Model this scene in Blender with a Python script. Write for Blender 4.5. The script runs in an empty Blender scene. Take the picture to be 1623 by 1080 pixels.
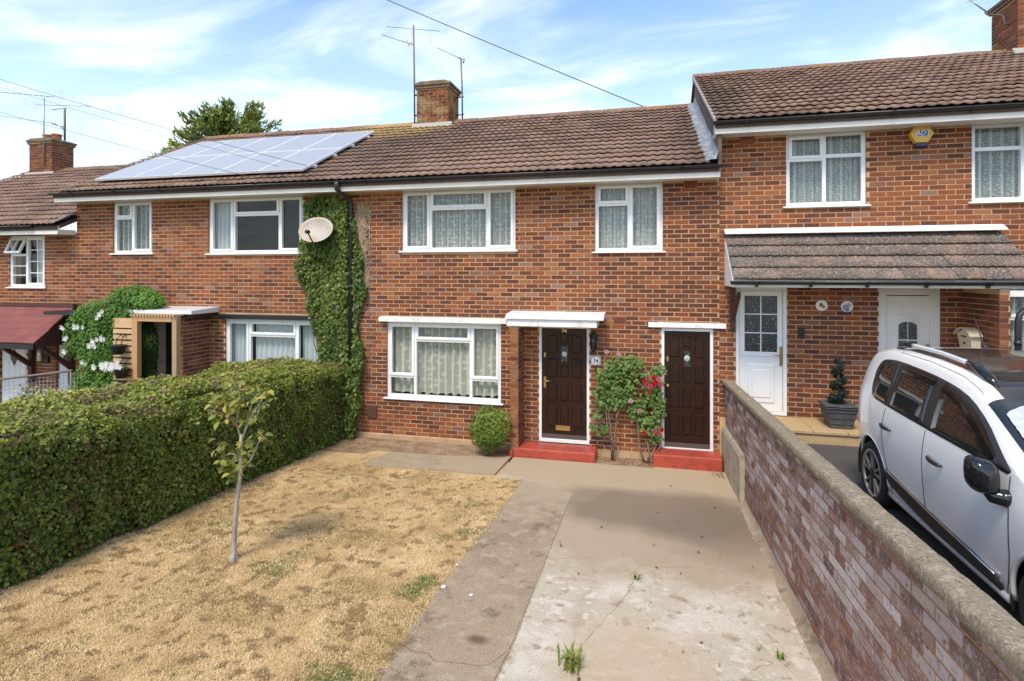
import bpy, math, random
import numpy as np
from mathutils import Vector
random.seed(7)
RNG = np.random.default_rng(11)
SC = bpy.context.scene
COL = SC.collection
R = math.radians
pi = math.pi

# ------------------------------------------------------------------ camera
F_PX, CX, HY = 883.0, 811.5, 433.0            # focal length / principal column / horizon row of the 1623 px photograph
PSI = math.atan(212.5 / F_PX)
CAM = np.array([0.0, -9.43, 3.0])
cd = bpy.data.cameras.new('camera'); cam = bpy.data.objects.new('camera', cd); COL.objects.link(cam)
cam.location = CAM; cam.rotation_euler = (R(90), 0, PSI)
cd.sensor_width = 36; cd.lens = 36 * F_PX / 1623; cd.shift_y = -107 / 1623; cd.clip_end = 2000; cd.clip_start = .05
SC.camera = cam

# ------------------------------------------------------------------ light
SUN_EL, SUN_AZ = 56, 190                      # from the front left of the houses (azimuth clockwise from +Y)
W = bpy.data.worlds.new('World'); SC.world = W; W.use_nodes = True
nt = W.node_tree; nt.nodes.clear()
def wn(t, **k):
    n = nt.nodes.new(t)
    for a, b in k.items(): setattr(n, a, b)
    return n
sky = wn('ShaderNodeTexSky', sky_type='NISHITA', sun_disc=False)
sky.sun_elevation = R(SUN_EL); sky.sun_rotation = R(SUN_AZ); sky.air_density = 1.0; sky.dust_density = .6; sky.ozone_density = 1.2
tc = wn('ShaderNodeTexCoord'); sep = wn('ShaderNodeSeparateXYZ'); nt.links.new(tc.outputs['Generated'], sep.inputs[0])
def wmath(op, a, b=None):
    n = wn('ShaderNodeMath', operation=op)
    for i, x in enumerate((a, b)):
        if x is None: continue
        if isinstance(x, (int, float)): n.inputs[i].default_value = x
        else: nt.links.new(x, n.inputs[i])
    return n.outputs[0]
zc = wmath('ADD', wmath('MAXIMUM', sep.outputs[2], 0.0), .16)
comb = wn('ShaderNodeCombineXYZ')
nt.links.new(wmath('DIVIDE', sep.outputs[0], zc), comb.inputs[0]); nt.links.new(wmath('DIVIDE', sep.outputs[1], zc), comb.inputs[1])
mp = wn('ShaderNodeMapping'); nt.links.new(comb.outputs[0], mp.inputs[0])
mp.inputs['Rotation'].default_value = (0, 0, R(35)); mp.inputs['Scale'].default_value = (1.0, 1.9, 1); mp.inputs['Location'].default_value = (2.3, .7, 0)
n1 = wn('ShaderNodeTexNoise'); n1.inputs['Scale'].default_value = 1.05; n1.inputs['Detail'].default_value = 9; n1.inputs['Roughness'].default_value = .56; n1.inputs['Distortion'].default_value = .5
nt.links.new(mp.outputs[0], n1.inputs['Vector'])
rmp = wn('ShaderNodeMapRange'); rmp.inputs['From Min'].default_value = .42; rmp.inputs['From Max'].default_value = .72; rmp.interpolation_type = 'SMOOTHSTEP'
nt.links.new(n1.outputs[0], rmp.inputs[0])
hz = wn('ShaderNodeMapRange'); hz.inputs['From Min'].default_value = .0; hz.inputs['From Max'].default_value = .45; hz.inputs['To Min'].default_value = .50; hz.inputs['To Max'].default_value = 0.0
nt.links.new(sep.outputs[2], hz.inputs[0])
cmask = wmath('MINIMUM', wmath('ADD', wmath('MULTIPLY', rmp.outputs[0], .85), hz.outputs[0]), 1.0)
mix = wn('ShaderNodeMixRGB'); nt.links.new(cmask, mix.inputs[0])
skg = wn('ShaderNodeMixRGB', blend_type='MULTIPLY'); skg.inputs[0].default_value = 1; skg.inputs[2].default_value = (1.06, 1.13, 1.18, 1)
nt.links.new(sky.outputs[0], skg.inputs[1]); nt.links.new(skg.outputs[0], mix.inputs[1]); mix.inputs[2].default_value = (5.3, 5.55, 5.9, 1)
bg = wn('ShaderNodeBackground'); bg.inputs['Strength'].default_value = .145
nt.links.new(mix.outputs[0], bg.inputs[0]); wo = wn('ShaderNodeOutputWorld'); nt.links.new(bg.outputs[0], wo.inputs[0])
sl = bpy.data.lights.new('sun', 'SUN'); sl.energy = 2.05; sl.angle = R(14); sl.color = (1, .90, .76)
sun = bpy.data.objects.new('sun', sl); COL.objects.link(sun)
sd = Vector((math.sin(R(SUN_AZ)) * math.cos(R(SUN_EL)), math.cos(R(SUN_AZ)) * math.cos(R(SUN_EL)), math.sin(R(SUN_EL))))
sun.rotation_euler = sd.to_track_quat('Z', 'Y').to_euler()
SC.view_settings.view_transform = 'Standard'; SC.view_settings.look = 'None'; SC.view_settings.gamma = 1; SC.view_settings.use_curve_mapping = False
SC.view_settings.exposure = .82

# ------------------------------------------------------------------ helpers
def proj(p):
    d = np.asarray(p) - CAM; c, s = math.cos(PSI), math.sin(PSI)
    zc = -s * d[0] + c * d[1]; xc = c * d[0] + s * d[1]
    if zc < .05: return -1e5, -1e5, 1e5
    return CX + F_PX * xc / zc, HY - F_PX * d[2] / zc, zc

class MB:
    """collects shapes and links them as ONE mesh object"""
    def __init__(s): s.v = []; s.f = []; s.c = []; s.sm = []; s.uv = {}
    def add(s, vs, fs, col=None, smooth=False):
        b = len(s.v); s.v += [tuple(map(float, q)) for q in vs]; s.c += [col or (1, 1, 1)] * len(vs)
        s.f += [tuple(b + i for i in f) for f in fs]; s.sm += [smooth] * len(fs); return s
    def hexa(s, p, col=None):
        return s.add(p, [(0, 3, 2, 1), (4, 5, 6, 7), (0, 1, 5, 4), (1, 2, 6, 5), (2, 3, 7, 6), (3, 0, 4, 7)], col)
    def box(s, x0, x1, y0, y1, z0, z1, col=None):
        return s.hexa([(x0, y0, z0), (x1, y0, z0), (x1, y1, z0), (x0, y1, z0), (x0, y0, z1), (x1, y0, z1), (x1, y1, z1), (x0, y1, z1)], col)
    def prism(s, poly, axis, a0, a1, col=None):
        """polygon (in the two other axes, in order) pulled along axis from a0 to a1"""
        def pt(q, a):
            return (a, q[0], q[1]) if axis == 'x' else (q[0], a, q[1]) if axis == 'y' else (q[0], q[1], a)
        n = len(poly); vs = [pt(q, a0) for q in poly] + [pt(q, a1) for q in poly]
        fs = [tuple(range(n - 1, -1, -1)), tuple(range(n, 2 * n))] + [(i, (i + 1) % n, n + (i + 1) % n, n + i) for i in range(n)]
        return s.add(vs, fs, col)
    def tube(s, pts, r, n=8, col=None, smooth=True):
        pts = [Vector(p) for p in pts]; m = len(pts); rs = r if isinstance(r, (list, tuple)) else [r] * m
        vs = []; up = None
        for i, p in enumerate(pts):
            t = (pts[min(i + 1, m - 1)] - pts[max(i - 1, 0)]).normalized()
            if up is None: up = t.orthogonal().normalized()
            up = (up - t * up.dot(t)); up = up.normalized() if up.length > 1e-6 else t.orthogonal().normalized()
            b = t.cross(up)
            for k in range(n):
                a = 2 * pi * k / n; vs.append(p + (up * math.cos(a) + b * math.sin(a)) * rs[i])
        fs = [(i * n + k, i * n + (k + 1) % n, (i + 1) * n + (k + 1) % n, (i + 1) * n + k) for i in range(m - 1) for k in range(n)]
        fs += [tuple(range(n - 1, -1, -1)), tuple(range((m - 1) * n, m * n))]
        return s.add(vs, fs, col, smooth)
    def lathe(s, prof, c, n=20, axis='z', col=None, smooth=True, cap=True):
        vs = []; m = len(prof)
        for (r, h) in prof:
            for k in range(n):
                a = 2 * pi * k / n; u, w = r * math.cos(a), r * math.sin(a)
                q = (u, w, h) if axis == 'z' else (h, u, w) if axis == 'x' else (u, h, w)
                vs.append((c[0] + q[0], c[1] + q[1], c[2] + q[2]))
        fs = [(i * n + k, i * n + (k + 1) % n, (i + 1) * n + (k + 1) % n, (i + 1) * n + k) for i in range(m - 1) for k in range(n)]
        if cap: fs += [tuple(range(n - 1, -1, -1)), tuple(range((m - 1) * n, m * n))]
        return s.add(vs, fs, col, smooth)
    def ring(s, x0, x1, z0, z1, w, y0, y1, col=None):
        s.box(x0, x1, y0, y1, z1 - w, z1, col); s.box(x0, x1, y0, y1, z0, z0 + w, col)
        s.box(x0, x0 + w, y0, y1, z0 + w, z1 - w, col); s.box(x1 - w, x1, y0, y1, z0 + w, z1 - w, col); return s
    def mesh(s, name, m, smooth=None):
        me = bpy.data.meshes.new(name); me.from_pydata(s.v, [], s.f)
        ca = me.color_attributes.new('tint', 'FLOAT_COLOR', 'POINT')
        ca.data.foreach_set('color', np.array([(*c, 1) for c in s.c], dtype=np.float32).ravel())
        me.polygons.foreach_set('use_smooth', [True] * len(s.f) if smooth else s.sm)
        me.materials.append(m); me.update(); return me
    def build(s, name, m, parent=None, bevel=0, smooth=None):
        o = link(name, s.mesh(name, m, smooth), parent)
        if bevel:
            b = o.modifiers.new('b', 'BEVEL'); b.width = bevel; b.segments = 2; b.limit_method = 'ANGLE'
        return o

def wloc(o):
    v = Vector((0, 0, 0))
    while o is not None: v = v + o.location; o = o.parent
    return v
def link(name, me, parent=None, loc=None):
    o = bpy.data.objects.new(name, me); COL.objects.link(o)
    base = Vector(loc) if loc is not None else Vector((0, 0, 0))
    if parent is not None:
        o.parent = parent; o.location = base - wloc(parent)
    else: o.location = base
    return o
def tag(o, label=None, cat=None, group=None, kind=None):
    for k, v in (('label', label), ('category', cat), ('group', group), ('kind', kind)):
        if v: o[k] = v
    return o
def thing(name, label, cat, loc=(0, 0, 0), group=None):
    o = bpy.data.objects.new(name, None); COL.objects.link(o); o.location = loc; o.empty_display_size = .1
    return tag(o, label, cat, group)
def struct(name, mb, m): return tag(mb.build(name, m), kind='structure')

def np_mesh(name, V, Fc, col, m, parent=None, smooth=False):
    """many small faces at once; V (N,3), Fc (M,k), col (N,3)"""
    me = bpy.data.meshes.new(name); n, (mm, k) = len(V), Fc.shape
    me.vertices.add(n); me.vertices.foreach_set('co', np.ascontiguousarray(V, dtype=np.float32).ravel())
    me.loops.add(mm * k); me.loops.foreach_set('vertex_index', np.ascontiguousarray(Fc, dtype=np.int32).ravel())
    me.polygons.add(mm); me.polygons.foreach_set('loop_start', np.arange(mm, dtype=np.int32) * k)
    try: me.polygons.foreach_set('loop_total', np.full(mm, k, dtype=np.int32))
    except Exception: pass
    me.polygons.foreach_set('use_smooth', np.full(mm, smooth))
    me.update(calc_edges=True)
    ca = me.color_attributes.new('tint', 'FLOAT_COLOR', 'POINT')
    ca.data.foreach_set('color', np.concatenate([col, np.ones((n, 1))], 1).astype(np.float32).ravel())
    me.materials.append(m); me.validate(); me.update()
    return link(name, me, parent)
def vnoise(p, sc, seed=0):
    """smooth value noise in [0,1], p (N,3)"""
    q = np.asarray(p, float) * sc + seed * 17.3; i = np.floor(q).astype(np.int64); f = q - i; f = f * f * (3 - 2 * f); r = 0
    for dx in (0, 1):
        for dy in (0, 1):
            for dz in (0, 1):
                h = (i[:, 0] + dx) * 374761393 + (i[:, 1] + dy) * 668265263 + (i[:, 2] + dz) * 2147483647 + seed * 97
                h = (h ^ (h >> 13)) * 1274126177; h = ((h ^ (h >> 16)) & 0xffff) / 65535.
                r = r + h * (f[:, 0] if dx else 1 - f[:, 0]) * (f[:, 1] if dy else 1 - f[:, 1]) * (f[:, 2] if dz else 1 - f[:, 2])
    return r
def nrm(a): return a / np.maximum(np.linalg.norm(a, axis=1, keepdims=True), 1e-9)
def leaves(name, Pn, N, size, col, m, parent, aspect=.7, fold=.25, tdir=None):
    """leaf-sized folded diamonds (a midrib, two blades each) at points Pn facing N"""
    n = len(Pn); N = nrm(N); t = RNG.normal(size=(n, 3)) if tdir is None else tdir + RNG.normal(size=(n, 3)) * .35
    t = nrm(t - N * (t * N).sum(1, keepdims=True)); b = np.cross(N, t)
    L = (size * RNG.uniform(.7, 1.3, n))[:, None]; Wd = L * aspect
    mid = Pn - N * L * fold * .3
    v = np.stack([Pn - t * L * .5, mid + b * Wd * .5 + N * L * fold * .5 - t * L * .08, Pn + t * L * .5 - N * L * .1, mid - b * Wd * .5 + N * L * fold * .5 - t * L * .08], 1)
    idx = np.arange(n)[:, None] * 4
    fc = np.concatenate([idx + np.array([[0, 1, 2]]), idx + np.array([[0, 2, 3]])], 0)
    return np_mesh(name, v.reshape(-1, 3), fc, np.repeat(col, 4, 0), m, parent)

# ------------------------------------------------------------------ materials
def mat(name, base=(.5, .5, .5), rough=.7, metal=0, spec=.5, tint=False, noise=None, bump=None, trans=0, coat=0):
    """principled material; noise = (scale, colour2, low, high[, detail]) blotches; bump = (scale, strength)"""
    m = bpy.data.materials.new(name); m.use_nodes = True; t = m.node_tree; p = t.nodes['Principled BSDF']
    p.inputs['Roughness'].default_value = rough; p.inputs['Metallic'].default_value = metal; p.inputs['Specular IOR Level'].default_value = spec
    if coat: p.inputs['Coat Weight'].default_value = coat; p.inputs['Coat Roughness'].default_value = .05
    geo = t.nodes.new('ShaderNodeNewGeometry'); cur = None
    if tint:
        a = t.nodes.new('ShaderNodeAttribute'); a.attribute_name = 'tint'; cur = a.outputs['Color']
    for q in (noise if isinstance(noise, list) else [noise] if noise else []):
        nz = t.nodes.new('ShaderNodeTexNoise'); nz.inputs['Scale'].default_value = q[0]; nz.inputs['Detail'].default_value = q[4] if len(q) > 4 else 5; nz.inputs['Roughness'].default_value = .62
        t.links.new(geo.outputs['Position'], nz.inputs['Vector'])
        mr = t.nodes.new('ShaderNodeMapRange'); mr.inputs['From Min'].default_value = q[2]; mr.inputs['From Max'].default_value = q[3]
        t.links.new(nz.outputs[0], mr.inputs[0]); mx = t.nodes.new('ShaderNodeMixRGB'); t.links.new(mr.outputs[0], mx.inputs[0])
        mx.blend_type = q[5] if len(q) > 5 else 'MIX'
        if cur is None: mx.inputs[1].default_value = (*base, 1)
        else: t.links.new(cur, mx.inputs[1])
        mx.inputs[2].default_value = (*q[1], 1); cur = mx.outputs[0]
    if cur is None: p.inputs['Base Color'].default_value = (*base, 1)
    else: t.links.new(cur, p.inputs['Base Color'])
    if bump:
        nz = t.nodes.new('ShaderNodeTexNoise'); nz.inputs['Scale'].default_value = bump[0]; nz.inputs['Detail'].default_value = 6
        t.links.new(geo.outputs['Position'], nz.inputs['Vector'])
        bp = t.nodes.new('ShaderNodeBump'); bp.inputs['Strength'].default_value = bump[1]; bp.inputs['Distance'].default_value = .01
        t.links.new(nz.outputs[0], bp.inputs['Height']); t.links.new(bp.outputs[0], p.inputs['Normal'])
    if trans:
        tr = t.nodes.new('ShaderNodeBsdfTranslucent'); ms = t.nodes.new('ShaderNodeMixShader'); ms.inputs[0].default_value = trans
        if cur is None: tr.inputs[0].default_value = (*base, 1)
        else: t.links.new(cur, tr.inputs[0])
        t.links.new(p.outputs[0], ms.inputs[1]); t.links.new(tr.outputs[0], ms.inputs[2]); t.links.new(ms.outputs[0], t.nodes['Material Output'].inputs[0])
    return m
def glass_mat(name, tintc=(.9, .95, .93), f0=1.5):
    m = bpy.data.materials.new(name); m.use_nodes = True; t = m.node_tree; t.nodes.clear()
    o = t.nodes.new('ShaderNodeOutputMaterial'); ms = t.nodes.new('ShaderNodeMixShader'); fr = t.nodes.new('ShaderNodeFresnel'); fr.inputs[0].default_value = f0
    a = t.nodes.new('ShaderNodeBsdfTransparent'); a.inputs[0].default_value = (*tintc, 1); g = t.nodes.new('ShaderNodeBsdfGlossy'); g.inputs['Roughness'].default_value = .01
    ge = t.nodes.new('ShaderNodeNewGeometry'); io = t.nodes.new('ShaderNodeMapRange'); io.inputs['To Min'].default_value = f0; io.inputs['To Max'].default_value = 1 / f0
    t.links.new(ge.outputs['Backfacing'], io.inputs[0]); t.links.new(io.outputs[0], fr.inputs[0])      # a thin sheet: the same reflection from both sides
    t.links.new(fr.outputs[0], ms.inputs[0]); t.links.new(a.outputs[0], ms.inputs[1]); t.links.new(g.outputs[0], ms.inputs[2]); t.links.new(ms.outputs[0], o.inputs[0])
    return m
def lace_mat(name, base, dots, sheer, rep=9.0):
    """net curtain: sheer cloth with denser round motifs"""
    m = bpy.data.materials.new(name); m.use_nodes = True; t = m.node_tree; t.nodes.clear(); N_, L_ = t.nodes.new, t.links.new
    o = N_('ShaderNodeOutputMaterial'); geo = N_('ShaderNodeNewGeometry'); mpn = N_('ShaderNodeMapping'); mpn.inputs['Scale'].default_value = (1, 0.05, 1)
    L_(geo.outputs['Position'], mpn.inputs[0])
    vo = N_('ShaderNodeTexVoronoi'); vo.inputs['Scale'].default_value = rep; vo.inputs['Randomness'].default_value = .55; L_(mpn.outputs[0], vo.inputs['Vector'])
    mr = N_('ShaderNodeMapRange'); mr.inputs['From Min'].default_value = .28; mr.inputs['From Max'].default_value = .36; mr.inputs['To Min'].default_value = 1; mr.inputs['To Max'].default_value = 0; L_(vo.outputs['Distance'], mr.inputs[0])
    nz = N_('ShaderNodeTexNoise'); nz.inputs['Scale'].default_value = 60; L_(geo.outputs['Position'], nz.inputs['Vector'])
    ad = N_('ShaderNodeMath'); ad.operation = 'MULTIPLY_ADD'; L_(mr.outputs[0], ad.inputs[0]); ad.inputs[1].default_value = dots
    m2 = N_('ShaderNodeMath'); m2.operation = 'MULTIPLY_ADD'; L_(nz.outputs[0], m2.inputs[0]); m2.inputs[1].default_value = .5; m2.inputs[2].default_value = sheer - .25; L_(m2.outputs[0], ad.inputs[2])
    lw = N_('ShaderNodeLayerWeight'); lw.inputs[0].default_value = .5; m3 = N_('ShaderNodeMath'); m3.operation = 'MULTIPLY_ADD'; m3.use_clamp = True; L_(lw.outputs['Facing'], m3.inputs[0]); m3.inputs[1].default_value = .9; L_(ad.outputs[0], m3.inputs[2])
    df = N_('ShaderNodeBsdfDiffuse'); df.inputs[0].default_value = (*base, 1); tl = N_('ShaderNodeBsdfTranslucent'); tl.inputs[0].default_value = (*base, 1)
    mx = N_('ShaderNodeMixShader'); mx.inputs[0].default_value = .25; L_(df.outputs[0], mx.inputs[1]); L_(tl.outputs[0], mx.inputs[2])
    tp = N_('ShaderNodeBsdfTransparent'); ms = N_('ShaderNodeMixShader'); L_(m3.outputs[0], ms.inputs[0]); L_(tp.outputs[0], ms.inputs[1]); L_(mx.outputs[0], ms.inputs[2]); L_(ms.outputs[0], o.inputs[0])
    return m

M = {}
M['brick'] = mat('brick', tint=True, rough=.85, spec=.2, noise=[(60, (.28, .13, .075), .50, .80), (45, (.04, .02, .018), .56, .80)], bump=(70, .5))
M['wallbrick'] = mat('wall_brick', tint=True, rough=.85, spec=.2, noise=[(9, (.42, .34, .32), .52, .70), (26, (.14, .065, .05), .55, .70), (60, (.45, .38, .34), .56, .7)], bump=(60, .6))
M['mortar'] = mat('mortar', (.60, .395, .215), .95, spec=.1, noise=(2.0, (.44, .30, .19), .42, .62), bump=(90, .4))
M['wallmortar'] = mat('wall_mortar', (.36, .20, .095), .95, spec=.1, noise=(3, (.26, .15, .08), .45, .65), bump=(80, .4))
M['tile'] = mat('roof_tile', tint=True, rough=.9, spec=.15, noise=[(20, (.065, .045, .036), .53, .66), (30, (.40, .30, .20), .62, .72), (1.1, (.13, .09, .07), .5, .75)], bump=(80, .4))
M['porchtile'] = mat('porch_tile', tint=True, rough=.9, spec=.15, noise=[(2.5, (.13, .10, .082), .36, .56), (48, (.40, .37, .33), .55, .63), (30, (.06, .048, .04), .54, .68)], bump=(80, .4))
M['upvc'] = mat('white_frame', (.80, .80, .78), .35, noise=(4, (.72, .71, .68), .5, .8))
M['cream'] = mat('cream_board', (.76, .73, .66), .5, noise=(3, (.66, .62, .54), .45, .8))
M['whitewood'] = mat('white_painted_wood', (.78, .77, .74), .5, noise=[(5, (.60, .56, .49), .50, .70), (40, (.35, .3, .25), .63, .74)])
M['glass'] = glass_mat('window_glass')
M['frosted'] = mat('patterned_glass', (.018, .022, .02), .12, spec=.7, noise=(38, (.30, .33, .31), .60, .72, 2), bump=(45, .8))
M['lace'] = lace_mat('net_curtain', (.82, .81, .78), .30, .44, 13)
M['lace3'] = lace_mat('cream_net_curtain', (.82, .785, .68), .26, .60, 9)
M['lace2'] = lace_mat('grey_net_curtain', (.80, .81, .79), .25, .36, 24)
M['cloth'] = mat('curtain_cloth', (.74, .75, .77), .9, trans=.25)
M['dark'] = mat('room_dark', (.05, .05, .05), .9)  # near black puts the darkness of unlit rooms and vent holes into colour
M['black'] = mat('black_plastic', (.012, .012, .013), .35)
M['iron'] = mat('black_iron', (.015, .015, .016), .45, noise=(30, (.05, .03, .02), .6, .8))
M['doorwood'] = mat('dark_brown_door', (.020, .0075, .0045), .28, spec=.35, noise=(14, (.032, .012, .007), .42, .62))
M['doorlow'] = mat('weathered_door_foot', (.09, .07, .06), .6)
M['brass'] = mat('brass', (.62, .44, .18), .3, metal=1)
M['chrome'] = mat('chrome', (.7, .7, .7), .15, metal=1)
M['redstep'] = mat('red_step_paint', (.42, .066, .036), .42, noise=[(4, (.30, .045, .03), .45, .65), (60, (.46, .13, .09), .56, .68), (9, (.22, .05, .035), .58, .70), (35, (.50, .26, .19), .64, .72)], bump=(30, .2))
M['lead'] = mat('lead_sheet', (.19, .20, .215), .6, metal=.1, noise=(9, (.36, .375, .39), .46, .64), bump=(12, .8))
M['cement'] = mat('cement_flaunching', (.36, .34, .30), .9, noise=(12, (.3, .27, .22), .5, .75), bump=(40, .6))
M['gable'] = mat('brown_gable_board', (.11, .065, .048), .8, noise=(6, (.16, .10, .08), .4, .7))
M['solar'] = mat('solar_cells_glare', (.40, .385, .36), .34, spec=.8, coat=.5); M['solar'].node_tree.nodes['Principled BSDF'].inputs['Coat IOR'].default_value = 2.2; M['solar'].node_tree.nodes['Principled BSDF'].inputs['Coat Roughness'].default_value = .2  # pale grey base stands in for sky glare on the dark cells
M['alu'] = mat('aluminium', (.78, .79, .80), .4, metal=.3)
M['galv'] = mat('galvanised_pole', (.17, .13, .11), .6, metal=.2, noise=(30, (.22, .12, .07), .55, .75))
M['rod'] = mat('aerial_rod', (.34, .34, .36), .4, metal=.7)
M['cable'] = mat('cable', (.07, .07, .08), .6)
M['dishm'] = mat('dish_paint', (.42, .385, .34), .5, noise=[(4.5, (.40, .30, .19), .48, .64), (25, (.22, .13, .07), .60, .72)])
M['pipe'] = mat('black_downpipe', (.02, .02, .021), .4)
M['ivy'] = mat('ivy_leaf', tint=True, rough=.42, spec=.35, trans=.33)
M['leaf'] = mat('leaf', tint=True, rough=.55, spec=.3, trans=.25)
M['petal'] = mat('petal', tint=True, rough=.6, spec=.2, trans=.3)
M['twig'] = mat('twig', (.16, .11, .07), .9, noise=(30, (.30, .24, .17), .45, .7))
M['bark'] = mat('pale_bark', (.40, .35, .28), .85, noise=[(9, (.24, .20, .15), .45, .75), (40, (.55, .50, .42), .6, .8)], bump=(50, .6))
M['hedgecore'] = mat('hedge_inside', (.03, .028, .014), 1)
M['blade'] = mat('dry_grass', tint=True, rough=.8, spec=.15, trans=.2)
M['turf'] = mat('turf', (.52, .37, .185), 1, spec=.1, noise=[(3.5, (.38, .26, .13), .45, .7), (30, (.58, .43, .22), .5, .75), (11, (.40, .275, .135), .55, .70)], bump=(60, .8))
M['soil'] = mat('dry_soil', (.25, .165, .10), 1, spec=.1, noise=[(5, (.36, .26, .165), .42, .62), (35, (.11, .07, .045), .55, .66)], bump=(45, 1))
M['earth'] = mat('open_ground', (.22, .17, .10), 1, noise=(1, (.12, .14, .05), .4, .7))
M['asphalt'] = mat('asphalt', (.075, .066, .06), .9, noise=[(120, (.13, .12, .11), .55, .8), (2, (.10, .085, .075), .5, .8)], bump=(140, .7))
M['paving'] = mat('buff_paving', (.46, .32, .165), .85, noise=(8, (.38, .26, .14), .45, .75), bump=(60, .3))
M['coping'] = mat('coping_concrete', (.25, .20, .135), .95, spec=.1, noise=[(6, (.23, .19, .13), .45, .65), (70, (.42, .36, .27), .54, .66), (60, (.10, .08, .055), .56, .66), (16, (.37, .31, .22), .54, .66)], bump=(55, .8))
M['render'] = mat('render_plinth', (.42, .36, .26), .95, noise=[(5, (.25, .20, .14), .45, .7), (3, (.55, .50, .40), .6, .8)], bump=(40, .5))
M['terracotta'] = mat('terracotta', (.42, .16, .08), .85, noise=(10, (.28, .12, .07), .5, .8))
M['redtile'] = mat('red_felt_shingle', tint=True, rough=.85, noise=(14, (.19, .06, .05), .45, .75), bump=(70, .5))
M['brownwood'] = mat('brown_stained_wood', (.085, .032, .022), .7, noise=(11, (.05, .02, .015), .45, .7))
M['pine'] = mat('pale_timber', tint=True, rough=.75, noise=(9, (.46, .29, .15), .45, .8))
M['airbrick'] = mat('orange_air_brick', (.45, .13, .05), .85)
M['ventbrown'] = mat('brown_vent', (.10, .045, .025), .6)
M['stone'] = mat('white_stone', (.65, .62, .56), .8)
M['plinthm'] = mat('plinth_render', (.46, .31, .18), .95, noise=[(5, (.36, .22, .12), .42, .7), (2, (.52, .40, .27), .55, .75)], bump=(30, .5))
M['dead'] = mat('dead_ivy', tint=True, rough=.9)
M['yellow'] = mat('yellow_alarm', (.72, .43, .06), .4)
M['navy'] = mat('navy_plastic', (.02, .03, .10), .35)
M['blueprint'] = mat('blue_print', (.03, .10, .35), .4)
M['whiteprint'] = mat('white_print', (.82, .82, .82), .5)
M['darkprint'] = mat('dark_print', (.03, .03, .035), .5)
M['plaque'] = mat('plaque_stone', (.50, .46, .42), .6, noise=(30, (.4, .34, .3), .5, .7))
M['slate'] = mat('grey_planter', (.07, .07, .075), .7, noise=(12, (.13, .12, .12), .5, .75))
M['mailcream'] = mat('cream_metal', (.70, .58, .42), .45)
M['carwhite'] = mat('car_white_paint', (.86, .84, .80), .30, spec=.5, coat=1)
M['carglass'] = mat('car_glass', (.012, .016, .016), .03, spec=.8)
M['carblack'] = mat('car_gloss_black', (.010, .010, .011), .08, spec=.6)
M['carplastic'] = mat('car_plastic', (.025, .022, .021), .45)
M['cargrey'] = mat('car_sill_grey', (.45, .46, .48), .35, coat=.3)
M['roofglass'] = mat('car_roof_glass', (.030, .021, .016), .10, spec=.6)
M['tyre'] = mat('tyre', (.017, .017, .018), .8)
M['alloy'] = mat('alloy_wheel', (.42, .40, .38), .35, metal=.7)
M['foil'] = mat('silver_foil', (.75, .76, .78), .32, metal=.55, bump=(14, 2.5))
M['lamp'] = mat('lamp_glass', (.05, .05, .05), .1)

def two(m, f, amt2=1):
    """mix a position dependent mask into a material's base colour (stains with a shape of their own)"""
    t = m.node_tree; p = t.nodes['Principled BSDF']; src = p.inputs['Base Color'].links[0].from_socket; geo = t.nodes.new('ShaderNodeNewGeometry')
    for (cx, cy, rx, ry, soft, colr, amt, seed) in f:
        nz = t.nodes.new('ShaderNodeTexNoise'); nz.inputs['Scale'].default_value = 1.7; nz.inputs['Detail'].default_value = 6; nz.noise_dimensions = '4D'; nz.inputs['W'].default_value = seed
        t.links.new(geo.outputs['Position'], nz.inputs['Vector'])
        mpn = t.nodes.new('ShaderNodeMapping'); mpn.vector_type = 'POINT'; mpn.inputs['Location'].default_value = (-cx / rx, -cy / ry, 0); mpn.inputs['Scale'].default_value = (1 / rx, 1 / ry, 0)
        t.links.new(geo.outputs['Position'], mpn.inputs[0])
        ln = t.nodes.new('ShaderNodeVectorMath'); ln.operation = 'LENGTH'; t.links.new(mpn.outputs[0], ln.inputs[0])
        ad = t.nodes.new('ShaderNodeMath'); ad.operation = 'MULTIPLY_ADD'; t.links.new(nz.outputs[0], ad.inputs[0]); ad.inputs[1].default_value = 1.1; t.links.new(ln.outputs['Value'], ad.inputs[2])
        mr = t.nodes.new('ShaderNodeMapRange'); mr.inputs['From Min'].default_value = 1.5 - soft; mr.inputs['From Max'].default_value = 1.5 + soft; mr.inputs['To Min'].default_value = amt; mr.inputs['To Max'].default_value = 0
        t.links.new(ad.outputs[0], mr.inputs[0]); mx = t.nodes.new('ShaderNodeMixRGB'); t.links.new(mr.outputs[0], mx.inputs[0]); t.links.new(src, mx.inputs[1]); mx.inputs[2].default_value = (*colr, 1); src = mx.outputs[0]
    t.links.new(src, p.inputs['Base Color']); return m
two(M['tile'], [(-6.0, 3.25, 1.3, .9, .35, (.44, .30, .12), .75, 4.0), (-5.2, 1.6, 1.7, 1.5, .5, (.115, .085, .066), .55, 8.0), (1.0, 1.0, .6, 2.2, .4, (.10, .075, .06), .6, 2.0), (-2.0, .2, 2.0, .6, .5, (.27, .18, .13), .5, 12.0)])
M['path'] = two(mat('path_concrete', (.335, .255, .170), .95, spec=.15, noise=[(2.2, (.275, .205, .135), .45, .62), (120, (.42, .34, .24), .52, .66), (90, (.15, .11, .075), .54, .68), (7, (.37, .30, .21), .53, .62), (4.5, (.20, .15, .10), .56, .66), (60, (.50, .44, .35), .635, .66)], bump=(90, .5)),
    [(-.6, -1.0, 3.2, 1.5, .5, (.40, .31, .21), .95, 4.0), (-1.22, -5.45, .07, .05, .5, (.10, .06, .04), .8, 2.0)])
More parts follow.
